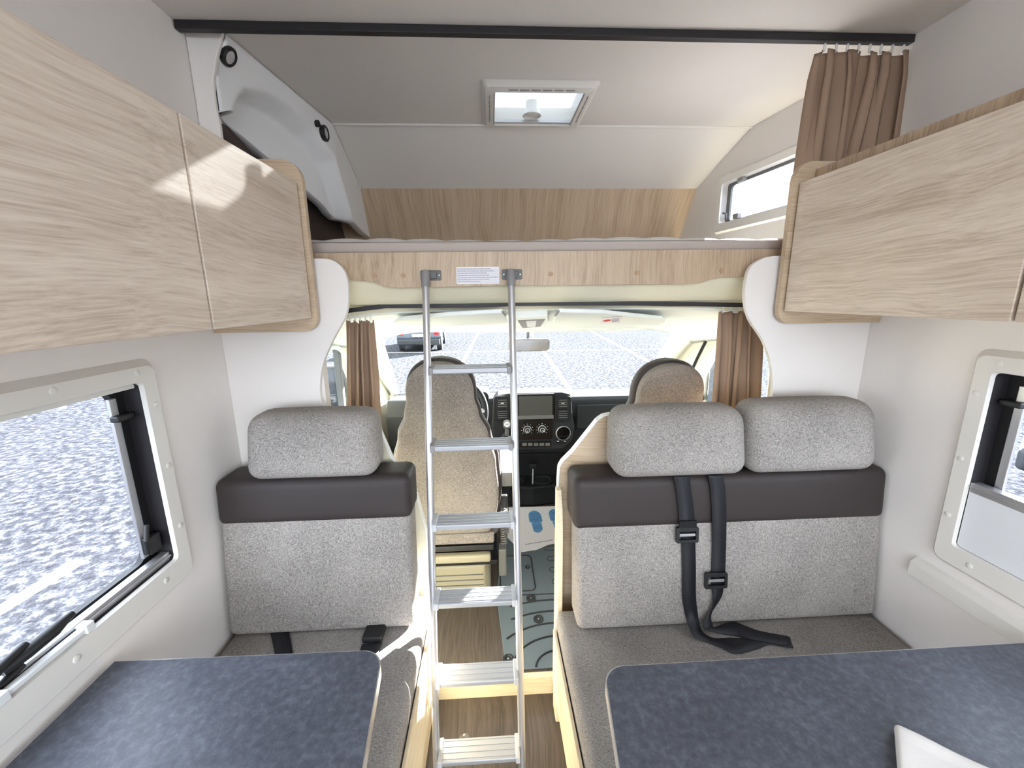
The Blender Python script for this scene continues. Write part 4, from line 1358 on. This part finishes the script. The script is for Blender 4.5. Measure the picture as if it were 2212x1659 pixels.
# centre stack
cs = [(D(1066, 870).x, D(1066, 870).z), (D(1075, 856).x, zt - 0.012), (D(1100, 850).x, zt), (D(1215, 848).x, zt), (D(1234, 856).x, zt - 0.014), (D(1238, 900).x, D(1238, 905).z), (D(1243, 922).x, D(1243, 922).z),
      (D(1235, 955).x, D(1235, 955).z), (D(1215, 972).x, D(1215, 972).z), (D(1100, 975).x, D(1100, 975).z), (D(1070, 965).x, D(1070, 960).z), (D(1062, 925).x, D(1062, 925).z)]
obj('centre_stack', MB().prism(Fr((0, DY + 0.010, 0), (1, 0, 0), (0, 0, 1)), cs, -0.16, 0.0), DASH, dash, bevel=0.012)
fd = Fr((0, DY + 0.010, 0), (1, 0, 0), (0, 0, 1))         # w points to the camera


def rect(xa, ya, xb, yb, r, w0, w1, nm, mat, par=dash, bev=0.0015):
    a, b = D(xa, ya), D(xb, yb)
    return obj(nm, MB().prism(fd, rrect(a.x, b.x, b.z, a.z, r), w0, w1), mat, par, bevel=bev)


scr = rect(1116, 852, 1197, 905, 0.006, -0.002, 0.012, 'screen_bezel', GLOSSB)
rect(1121, 856, 1193, 900, 0.002, 0.0115, 0.0132, 'screen', SCREEN, scr, 0.0003)
rect(1117, 898, 1196, 904, 0.003, 0.011, 0.0145, 'screen_strip', PLDG, scr, 0.0005)
for xa, xb in ((1067, 1103), (1199, 1233)):
    vt = rect(xa, 856, xb, 911, 0.022, -0.002, 0.010, 'vent_surround', DASHD)
    for ya, yb in ((861, 881), (885, 905)):
        xm0, xm1 = xa + 6, xb - 6
        a, b = D(xm0, ya), D(xm1, yb)
        obj('air_vent', MB().ring(fd, rrect(a.x, b.x, b.z, a.z, 0.010), rrect(a.x + 0.006, b.x - 0.006, b.z + 0.006, a.z - 0.006, 0.006), 0.004, 0.019), DASH, vt, bevel=0.001)
        for k in range(4):
            zz = a.z + (b.z - a.z) * (k + 0.8) / 4.6
            obj('vent_slat', MB().fbox(fd, a.x + 0.006, b.x - 0.006, zz - 0.0025, zz + 0.0025, 0.004, 0.0155), PLDG, vt)
        if ya < 870:
            obj('vent_tab', MB().fbox(fd, (a.x + b.x) / 2 - 0.010, (a.x + b.x) / 2 + 0.010, (a.z + b.z) / 2 - 0.003, (a.z + b.z) / 2 + 0.003, 0.010, 0.017), SILVER, vt, bevel=0.001)
cl = rect(1103, 909, 1193, 948, 0.008, -0.002, 0.010, 'climate_panel', GLOSSB)
for x, y, an in ((1139, 928, 250), (1171, 927, 320)):
    c = D(x, y)
    kn = obj('dial', MB().lathe(fd, (c.x, c.z), [(0.027, 0.009), (0.027, 0.012), (0.0235, 0.013), (0.0235, 0.026), (0.020, 0.029), (0.012, 0.029)], 28), BLACK, cl, smooth=40)
    obj('dial_ring', MB().lathe(fd, (c.x, c.z), [(0.0265, 0.0118), (0.0265, 0.0135), (0.0238, 0.0135), (0.0238, 0.0118)], 28, cap=False), PLWHITE, kn, smooth=40)
    obj('dial_ring', MB().lathe(fd, (c.x, c.z), [(0.0150, 0.0288), (0.0150, 0.0305), (0.0125, 0.0305), (0.0125, 0.0288)], 24, cap=False), PLWHITE, kn, smooth=40)
    d_ = (cos(radians(an)), sin(radians(an)))
    obj('pointer', MB().tube([fd.p(c.x, c.z, 0.030), fd.p(c.x + 0.020 * d_[0], c.z + 0.020 * d_[1], 0.030)], 0.003, 6), SILVER, kn)
    for k in range(9):
        a_ = radians(-40 + k * 32.5)
        obj('dial_mark', MB().lathe(fd, (c.x + 0.037 * cos(a_), c.z + 0.037 * sin(a_)), [(0.0022, 0.0095), (0.0022, 0.0108)], 8), PLWHITE, cl)
sw = rect(1122, 955, 1191, 965, 0.006, -0.002, 0.008, 'switch_row', GLOSSB)
for k in range(5):
    x = 1128 + k * 12.5
    rect(x, 957, x + 10, 963, 0.002, 0.0075, 0.011, 'switch', PLDG, sw, 0.0008)
c = D(1217, 936)
obj('cup_holder', MB().lathe(fd, (c.x, c.z), [(0.046, -0.002), (0.046, 0.008), (0.040, 0.009), (0.036, 0.001)], 28, cap=True), GLOSSB, dash, smooth=40)
obj('cup_rim', MB().lathe(fd, (c.x, c.z), [(0.049, 0.002), (0.049, 0.011), (0.044, 0.012), (0.044, 0.004)], 28, cap=False), SILVER, dash, smooth=40)
for x in (1205, 1220):
    c = D(x, 953)
    kb = obj('socket_cap', MB().lathe(fd, (c.x, c.z), [(0.017, -0.002), (0.017, 0.010), (0.012, 0.012)], 20), DASHD, dash, smooth=40)
    obj('cap_mark', MB().fbox(fd, c.x - 0.006, c.x + 0.007, c.z - 0.002, c.z + 0.003, 0.0115, 0.0128), PLWHITE, kb)
# hump behind the wheel, glove box lid, tray and leaf lip near the glass
obj('instrument_hood', MB().rbox((0.20, 0.10, 0.035), 0.03, lambda a, b, c: (-0.22 + a, 2.70 + b, -0.640 + c), 4, 4), DASH, dash, smooth=180)
a, b = D(1246, 875, 2.60), D(1345, 922, 2.60)
obj('glove_box_lid', MB().prism(Fr((0, 2.602, 0), (1, 0, 0), (0, 0, 1)), rrect(a.x, 1.05, b.z, a.z, 0.012), 0.0, 0.014), DASH, dash, bevel=0.004)
obj('windscreen_ledge', MB().box(CL + 0.06, CR_ - 0.06, 2.955, 2.985, -0.72, -0.695), DASHD, dash, bevel=0.004)
a = D(1165, 847, 2.62)
obj('top_tray', MB().ring(Fr((0, 0, -0.655), (1, 0, 0), (0, 1, 0)), rrect(a.x - 0.13, a.x + 0.11, 2.56, 2.68, 0.03), rrect(a.x - 0.12, a.x + 0.10, 2.57, 2.67, 0.025), 0.0, 0.018), DASHD, dash, bevel=0.003)

# gear lever
GYY = 2.36
c = D(1095, 917, GYY)
t = thing('gear_lever', (c.x, GYY, c.z - 0.13), 'gear lever with silver topped black knob in front of the vents', 'gear lever')
fg = Fr((c.x, GYY, c.z), (1, 0, 0), (0, 0.5, 0.85))
obj('knob', MB().rbox((0.024, 0.024, 0.030), 0.0235, lambda a, b, d_: (c.x + a, GYY + b, c.z + d_), 5, 2), PLDG, t, smooth=180)
obj('knob_badge', MB().lathe(Fr((c.x, GYY - 0.022, c.z + 0.008), (1, 0, 0), (0, 0.35, 1)), (0, 0), [(0.017, -0.004), (0.017, 0.002), (0.012, 0.003)], 20), PLWHITE, t, smooth=40)
m = MB()
fk = Fr((c.x, GYY - 0.0255, c.z + 0.009), (1, 0, 0), (0, 0.35, 1))
for u in (-0.007, 0, 0.007):
    m.fbox(fk, u - 0.0011, u + 0.0011, -0.007, 0.007, -0.0005, 0.0008)
m.fbox(fk, -0.007, 0.007, -0.001, 0.001, -0.0005, 0.0008)
obj('shift_pattern', m, BLACK, t)
obj('shaft', MB().tube([(c.x, GYY, c.z - 0.02), (c.x, GYY + 0.05, c.z - 0.10)], 0.012, 10), SILVER, t, smooth=60)
obj('gaiter', MB().lathe(Fr((c.x, GYY + 0.055, c.z - 0.13), (1, 0, 0), (0, 1, 0)), (0, 0), [(0.055, 0.0), (0.045, 0.02), (0.030, 0.045), (0.016, 0.06)], 20), DASHD, t, smooth=60)
gx = c.x
# steering wheel
wc = Vector((-0.235, 2.22, D(985, 890, 2.22).z))
wf = Fr(wc, (1, 0, 0), (0, 0.45, 1))
t = thing('steering_wheel', tuple(wc), 'dark steering wheel behind the driver seat backrest', 'steering wheel')
obj('rim', MB().tube([wf.p(0.195 * cos(a_), 0.195 * sin(a_)) for a_ in [2 * pi * i / 48 for i in range(48)]], 0.016, 12, closed=True), DASH, t, smooth=180)
obj('hub', MB().lathe(wf, (0, 0), [(0.075, -0.03), (0.08, 0.01), (0.05, 0.03), (0.02, 0.034)], 28), DASH, t, smooth=50)
for a_ in (0, 180, 250, 290):
    ca_, sa_ = cos(radians(a_)), sin(radians(a_))
    obj('spoke', MB().tube([wf.p(0.06 * ca_, 0.06 * sa_, 0), wf.p(0.19 * ca_, 0.19 * sa_, 0)], 0.016, 8), SILVER if a_ in (0, 180) else DASH, t, smooth=60)
obj('column', MB().tube([wc + wf.w * -0.03, wc + wf.w * -0.26], 0.045, 14), DASHD, t, smooth=60)

# low console between the seats, ahead of the paper mat
t = thing('floor_console', (0.28, 2.66, ZK), 'black floor console with two cup wells under the dashboard', 'console')
cn = [(0.06, 2.995), (0.06, 2.84), (0.11, 2.77), (0.28, 2.74), (0.45, 2.77), (0.52, 2.84), (0.52, 2.995)]
fz0 = Fr((0, 0, ZK), (1, 0, 0), (0, 1, 0))
obj('console_body', MB().prism(fz0, cn, 0.0, 0.16), DASHD, t, bevel=0.02)
obj('console_lip', MB().tube([(x, y - 0.004, ZK + 0.155) for x, y in smooth_poly(cn[1:6], 6, False)], 0.006, 8), DASH, t, smooth=60)
for x in (0.15, 0.36):
    obj('cup_well', MB().lathe(Fr((0, 0, ZK), (1, 0, 0), (0, 1, 0)), (x, 2.85), [(0.075, 0.158), (0.075, 0.170), (0.062, 0.170), (0.055, 0.161)], 26), DASH, t, smooth=40)
obj('console_rise', MB().box(0.05, 0.52, 2.935, 3.0, ZK, -1.17), DASHD, t, bevel=0.02)
a, b = onY(1152, 1012, 2.80), onY(1150, 1046, 2.80)
obj('lever_rod', MB().tube([(a.x, 2.82, a.z), (b.x, 2.79, b.z - 0.02)], 0.005, 8), SILVER, t, smooth=60)
obj('lever_grip', MB().rbox((0.03, 0.012, 0.02), 0.01, lambda x, y, z: (a.x + x, 2.82 + y, a.z + 0.01 + z), 3, 2), DASHD, t, smooth=180)


# ================================================================== CAB SEATS
def cab_seat():
    t = thing('captain_chair', (0, 0, ZK), 'x', 'seat')
    # local axes: x across, y forwards, z from eye level; backrest base at y=0.18
    zb, zt_ = -1.13, -0.245
    wid = [(0.0, 0.205), (0.08, 0.235), (0.25, 0.250), (0.45, 0.238), (0.60, 0.205), (0.72, 0.165), (0.80, 0.148), (1.01, 0.140)]

    def hw(k):
        for (a, wa), (b, wb) in zip(wid, wid[1:]):
            if k <= b:
                f_ = (k - a) / (b - a)
                f_ = f_ * f_ * (3 - 2 * f_)
                return wa + (wb - wa) * f_
        return wid[-1][1]

    def yc(k):
        return 0.17 - 0.20 * k + 0.03 * k * k

    def shellf(grow, y0, y1, e, kt):
        def fn(u, v):
            k = v * kt
            a = 2 * pi * u
            w_ = hw(k) * grow
            k = kt * (1 - (1 - v) ** 1.5)
            w_ = hw(k) * grow
            q_ = max(0.0, (k / kt - 0.84) / 0.16)
            w_ *= max(0.0, 1 - q_ ** 2.5) ** (1 / 2.2)
            d_ = (y1 - y0) / 2
            sx, sy_ = cos(a), sin(a)
            px = w_ * (abs(sx) ** e) * (1 if sx > 0 else -1)
            py = d_ * (abs(sy_) ** e) * (1 if sy_ > 0 else -1)
            return (px, yc(k) + (y0 + y1) / 2 + py, zb + (zt_ - zb) * k)
        return fn

    def closed(fn, nu, nv):
        m_ = MB().grid(fn, nu, nv, cu=True)
        m_.f.append(tuple(i * nv for i in range(nu))[::-1])
        m_.f.append(tuple(i * nv + nv - 1 for i in range(nu)))
        return m_
    obj('backrest', closed(shellf(0.97, -0.055, 0.01, 0.40, 0.985), 40, 60), GREYC, t, smooth=70)
    obj('backrest_bolster', closed(shellf(1.035, 0.0, 0.075, 0.55, 1.0), 40, 60), BROWN, t, smooth=70, label='dark brown leatherette side bolster')
    obj('seat_pad', MB().rbox((0.245, 0.25, 0.07), 0.05, lambda x, y, z: (x, 0.47 + y, -1.13 + z + 0.04 * (y / 0.25)), 5, 6), GREYC, t, smooth=180)
    obj('back_flap', MB().rbox((0.215, 0.016, 0.030), 0.012, lambda x, y, z: (x, 0.13 + y, -1.165 + z + 0.02 * (1 - (x / 0.2) ** 2) * 0), 4, 6), GREYC, t, smooth=180)
    fr_ = MB().box(-0.21, 0.21, 0.12, 0.60, -1.235, -1.205).box(-0.20, 0.20, 0.14, 0.58, -1.30, -1.285)
    for x in (-0.19, 0.17):
        fr_.box(x, x + 0.025, 0.14, 0.58, -1.30, -1.21)
    obj('seat_frame', fr_, BLACK, t, bevel=0.003)
    obj('frame_cover', MB().rbox((0.195, 0.02, 0.022), 0.012, lambda x, y, z: (x, 0.11 + y, -1.262 + z), 4, 4), BEIGEP, t, smooth=180)
    obj('swivel_plate', MB().box(-0.22, 0.23, 0.14, 0.60, -1.330, -1.305), DASHD, t, bevel=0.004)
    ped = [(-0.19, 0.14), (0.16, 0.14), (0.19, 0.18), (0.19, 0.58), (-0.19, 0.58)]
    obj('pedestal', MB().prism(Fr((0, 0, 0), (1, 0, 0), (0, 1, 0)), ped, ZK + 0.001, -1.33), BEIGEP, t, bevel=0.012)
    for k in range(3):
        obj('pedestal_groove', MB().box(-0.185, 0.155, 0.136, 0.141, -1.385 - k * 0.03, -1.381 - k * 0.03), PLDG, t)
    arm = obj('armrest', MB().rbox((0.031, 0.17, 0.030), 0.022, lambda x, y, z: (0.285 + x, 0.33 + y, -0.845 + z + 0.12 * (y / 0.17) * 0.3), 5, 5), PLWHITE, t, smooth=180, label='pale armrest pad')
    obj('armrest_cap', MB().rbox((0.030, 0.022, 0.036), 0.008, lambda x, y, z: (0.285 + x, 0.158 + y, -0.868 + z), 3, 3), PLDG, arm, smooth=180)
    obj('belt_stalk', MB().tube([(0.275, 0.20, -1.19), (0.268, 0.22, -1.05)], 0.017, 10), PLDG, t, smooth=60)
    obj('belt_buckle', MB().box(0.253, 0.285, 0.20, 0.225, -1.055, -0.985), BLACK, t, bevel=0.005)
    obj('rail_cover', MB().box(0.235, 0.275, 0.135, 0.20, -1.40, -1.245), PLDG, t, bevel=0.008)
    pts = []
    for i in range(120):
        a_ = i * 0.75
        pts.append((0.262 + 0.014 * cos(a_), 0.17 + 0.014 * sin(a_), -1.235 + 0.0016 * i))
    obj('cable_coil', MB().tube(pts, 0.0035, 6), PLDG, t, smooth=60)
    return t


drv = cab_seat()
drv['label'] = 'grey fabric driver seat seen from behind the ladder'
drv['category'] = 'seat'
drv['group'] = 'cab seats'
drv.location = (-0.222, 1.70, ZK + H)
pas = copy_tree(drv, (0.768, 1.68, ZK + H))
pas.scale = (1, 1, 0.98)
pas['label'] = 'grey fabric passenger seat rising behind the double bench headrest'

# ================================================================== CAB FLOOR THINGS
rm = thing('rubber_floor_mat', (0.25, 1.9, ZK), 'grey rubber floor mat with curved grooves on the cab floor', 'mat')
mo = [(0.03, 1.405), (0.50, 1.405), (0.50, 2.47), (0.10, 2.47), (0.02, 2.2), (0.0, 1.80)]
obj('mat_sheet', MB().prism(fz0, mo, 0.0005, 0.008), RUBBER, rm, bevel=0.002)
for k in range(5):
    R_ = 0.10 + 0.085 * k
    pts = [(0.27 + R_ * 1.15 * cos(a_), 1.40 + R_ * 0.88 * sin(a_), ZK + 0.0085) for a_ in [pi * i / 30 for i in range(1, 30)]]
    pts = [p for p in pts if p[0] > 0.035 and p[0] < 0.49]
    obj('mat_groove', MB().tube(pts, 0.0045, 6), RUBBERD, rm, smooth=60)
obj('mat_groove', MB().tube([(0.02, 1.83, ZK + 0.0085), (0.49, 1.83, ZK + 0.0085)], 0.003, 6), RUBBERD, rm)
pts = [(x, y, ZK + 0.0085) for x, y in rrect(0.02, 0.205, 1.86, 2.16, 0.03)]
obj('mat_groove', MB().tube(pts, 0.004, 6, closed=True), RUBBERD, rm)
for k in range(4):
    pts = [(x, y, ZK + 0.0085) for x, y in rrect(0.30, 0.46, 1.90 + k * 0.10, 1.94 + k * 0.10, 0.02)]
    obj('mat_groove', MB().tube(pts, 0.002, 6, closed=True), RUBBERD, rm)
for x, y in ((1163, 1338), (1098, 1424), (1147, 1293), (1140, 1225)):
    c = onZ(x, y, ZK + 0.008)
    r_ = 0.024 if y > 1230 else 0.014
    sn = obj('mat_stud', MB().lathe(fz0, (c.x, c.y), [(r_, 0.007), (r_, 0.012), (r_ * 0.7, 0.014), (r_ * 0.55, 0.010), (r_ * 0.2, 0.011)], 20), RUBBERD, rm, smooth=40)
    obj('stud_pin', MB().lathe(fz0, (c.x, c.y), [(0.004, 0.010), (0.004, 0.0125), (0.002, 0.0135)], 10), SILVER, sn)
# paper foot mat with two printed shoe soles
pm = thing('paper_foot_mat', (0.27, 2.35, ZK + 0.009), 'white paper foot mat with blue shoe prints on the rubber mat', 'paper mat')
zp = ZK + 0.012
po = [onZ(x, y, zp) for x, y in ((1127, 1192), (1160, 1187), (1185, 1176), (1207, 1172))]
PM = [(po[0].x, po[0].y), (po[1].x, po[1].y), (po[2].x, po[2].y), (po[3].x, po[3].y), (0.47, 2.275), (0.475, 2.72), (0.10, 2.73), (0.075, 2.35)]
obj('paper_sheet', MB().prism(Fr((0, 0, zp), (1, 0, 0), (0, 1, 0)), PM, -0.002, 0.0), PAPER, pm)


def sole(cx_, cy_, s):
    m_ = MB()
    f_ = Fr((cx_, cy_, zp), (1, 0, 0), (0, 1, 0))
    m_.prism(f_, smooth_poly([(-0.038, 0.02), (-0.046, 0.08), (-0.040, 0.14), (-0.010, 0.175), (0.022, 0.165), (0.042, 0.12), (0.044, 0.07), (0.036, 0.02)], 5), 0.0002, 0.0008)
    sol = obj('shoe_print', m_, BLUEINK, pm)
    m_ = MB().prism(f_, smooth_poly([(-0.028, -0.085), (-0.032, -0.02), (-0.030, 0.012), (0.030, 0.012), (0.034, -0.02), (0.030, -0.075), (0.0, -0.105)], 5), 0.0002, 0.0008)
    obj('heel_print', m_, BLUEINK, sol)
    for k in range(6):
        obj('print_line', MB().tube([f_.p(-0.036, 0.04 + k * 0.02, 0.001), f_.p(0.0, 0.03 + k * 0.02, 0.001), f_.p(0.036, 0.04 + k * 0.02, 0.001)], 0.0016, 5), DKBLUE, sol)
    for k in range(3):
        obj('print_line', MB().tube([f_.p(-0.026, -0.06 + k * 0.02, 0.001), f_.p(0.028, -0.06 + k * 0.02, 0.001)], 0.0014, 5), DKBLUE, sol)


DKBLUE = plain('dark_blue_print', (50, 90, 140), 0.8)
c = onZ(1168, 1128, zp)
sole(c.x - 0.03, c.y - 0.02, 1)
sole(c.x + 0.115, c.y - 0.01, 1)
a, b = onZ(1135, 1176, zp), onZ(1195, 1166, zp)
m = MB()
for k in range(12):
    p, q = a.lerp(b, k / 12), a.lerp(b, (k + 0.7) / 12)
    m.box(p.x, q.x, p.y - 0.003, p.y + 0.003, zp, zp + 0.0006)
obj('text_line', m, INK, pm)
# folding floor fitting on the vinyl floor
c = onZ(1005, 1600, ZF)
t = thing('floor_fitting', (c.x, c.y, ZF), 'small metal floor fitting on the brown vinyl floor', 'fitting')
ff = Fr((c.x, c.y, ZF), (0.9, 0.45, 0), (-0.45, 0.9, 0))
obj('base_plate', MB().prism(ff, rrect(-0.018, 0.018, -0.024, 0.024, 0.012), 0.0003, 0.003), PLDG, t, bevel=0.001)
obj('cover_disc', MB().lathe(ff, (-0.004, -0.012), [(0.014, 0.003), (0.014, 0.008), (0.010, 0.010)], 20), FRAMEW, t, smooth=40)
obj('screw', MB().lathe(ff, (0.004, 0.018), [(0.004, 0.003), (0.004, 0.0045), (0.002, 0.005)], 10), SCREW, t)

# ================================================================== OUTSIDE
GZ = -2.3
S('ground', MB().box(-45, 55, -25, 75, GZ - 0.1, GZ), ASPH)


def line(a, b, wd, label, lo=0.0012):
    a, b = Vector((a[0], a[1], 0)), Vector((b[0], b[1], 0))
    d_ = (b - a).normalized()
    n_ = Vector((-d_.y, d_.x, 0)) * wd / 2
    q_ = [a - n_, b - n_, b + n_, a + n_]
    m_ = MB().add([(p.x, p.y, GZ + lo) for p in q_] + [(p.x, p.y, GZ + lo + 0.001) for p in q_], [(3, 2, 1, 0), (4, 5, 6, 7), (0, 1, 5, 4), (1, 2, 6, 5), (2, 3, 7, 6), (3, 0, 4, 7)])
    obj('parking_line', m_, PAINT, label=label, cat='road marking', group='white lines on the car park')


line((-1.10, 12.0), (-0.80, 30), 0.14, 'white bay line on the asphalt beside the dark parked car')
line((1.95, 10.0), (2.75, 30), 0.14, 'white bay line on the asphalt seen below the rear-view mirror')
line((5.35, 11.5), (6.95, 30), 0.14, 'white bay line on the asphalt nearest the passenger side')
line((-9.0, 18.1), (16.0, 16.8), 0.12, 'long white line crossing the bays ahead of the windscreen', 0.0001)
line((-3.85, 2.0), (-3.78, 3.5), 0.14, 'short white line on the asphalt outside the single bench window')


def make_car():
    t = thing('parked_car', (0, 0, GZ), 'x', 'car')
    g = GZ
    # side silhouette (y along the car, rear at y=0), extruded and tapered
    prof_ = [(0.05, 0.32), (0.0, 0.55), (0.03, 0.80), (0.08, 1.00), (0.30, 1.42), (0.55, 1.62), (1.4, 1.68), (2.2, 1.60), (2.95, 1.10), (3.9, 0.98), (4.25, 0.80), (4.3, 0.45), (4.2, 0.30)]
    m_ = MB()
    n_ = len(prof_)
    vs_ = []
    for k, sx in ((0, -0.86), (1, -0.93), (2, 0.93), (3, 0.86)):
        for y, z in prof_:
            tap_ = 1 - 0.20 * max(0, (z - 0.95) / 0.7)
            ins = 0.06 if k in (0, 3) else 0
            vs_.append((sx * tap_, y + (ins if y < 2 else -ins), g + z - (0.03 if ins and z > 1 else 0)))
    fs_ = [tuple(range(n_))[::-1], tuple(range(3 * n_, 4 * n_))]
    for k in range(3):
        for i in range(n_):
            j = (i + 1) % n_
            fs_.append((k * n_ + i, k * n_ + j, (k + 1) * n_ + j, (k + 1) * n_ + i))
    m_.add(vs_, fs_)
    obj('body', m_, CARD, t, smooth=30, bevel=0.03)
    rw = [(-0.62, 0.13, 1.06), (0.62, 0.13, 1.06), (0.54, 0.30, 1.44), (-0.54, 0.30, 1.44)]
    obj('rear_window', MB().add([(x, y - 0.025, g + z) for x, y, z in rw] + [(x, y + 0.02, g + z) for x, y, z in rw], [(0, 1, 2, 3), (7, 6, 5, 4), (0, 4, 5, 1), (1, 5, 6, 2), (2, 6, 7, 3), (3, 7, 4, 0)]), CARGL, t)
    for s in (-1, 1):
        obj('tail_light', MB().rbox((0.11, 0.05, 0.11), 0.03, lambda a, b, c: (s * 0.76 + a, 0.03 + b, g + 0.86 + c), 3, 2), REDL, t, smooth=180)
        m_ = MB()
        sw_ = [(0.55, 1.05), (0.75, 1.48), (1.4, 1.55), (2.1, 1.48), (2.6, 1.10)]
        m_.add([(s * (0.93 * (1 - 0.20 * max(0, (z - 0.95) / 0.7)) + 0.004), y, g + z) for y, z in sw_], [tuple(range(5))])
        obj('side_window', m_, CARGL, t, solid=0.008)
        for y in (0.85, 3.45):
            fw2 = Fr((0, 0, g), (0, 1, 0), (0, 0, 1))
            wh = obj('wheel', MB().lathe(fw2, (y, 0.33), [(0.33, s * 0.72), (0.33, s * 0.92), (0.30, s * 0.945), (0.20, s * 0.94)], 28), RUBBERD, t, smooth=40)
            obj('wheel_rim', MB().lathe(fw2, (y, 0.33), [(0.21, s * 0.93), (0.19, s * 0.95), (0.05, s * 0.94)], 20), SILVER, wh, smooth=40)
        obj('door_mirror', MB().rbox((0.09, 0.06, 0.07), 0.03, lambda a, b, c: (s * 1.0 + a, 2.55 + b, g + 1.12 + c), 3, 2), CARD, t, smooth=180)
    obj('bumper', MB().rbox((0.90, 0.10, 0.13), 0.06, lambda a, b, c: (a, 0.04 + b, g + 0.45 + c), 4, 6), RUBBERD, t, smooth=180)
    obj('number_plate', MB().box(-0.26, 0.26, -0.055, -0.02, g + 0.68, g + 0.79), PLWHITE, t, bevel=0.003)
    return t


c = onZ(905, 762, GZ)
car = make_car()
car.location = (c.x, c.y + 0.1, GZ + H)
car.rotation_euler = (0, 0, radians(3))
car['label'] = 'dark blue parked car with red tail lights ahead of the windscreen'
car2 = copy_tree(car, (5.95, 3.15, GZ + H), radians(-90), {CARD: CARW})
car2['label'] = 'white parked car outside the window beside the double bench'
car3 = copy_tree(car, (14.5, 12.5, GZ + H), radians(-80), {CARD: CARB})
car3['label'] = 'blue parked car far outside the window beside the double bench'

for o_ in bpy.data.objects:
    if 'org' in o_:
        del o_['org']
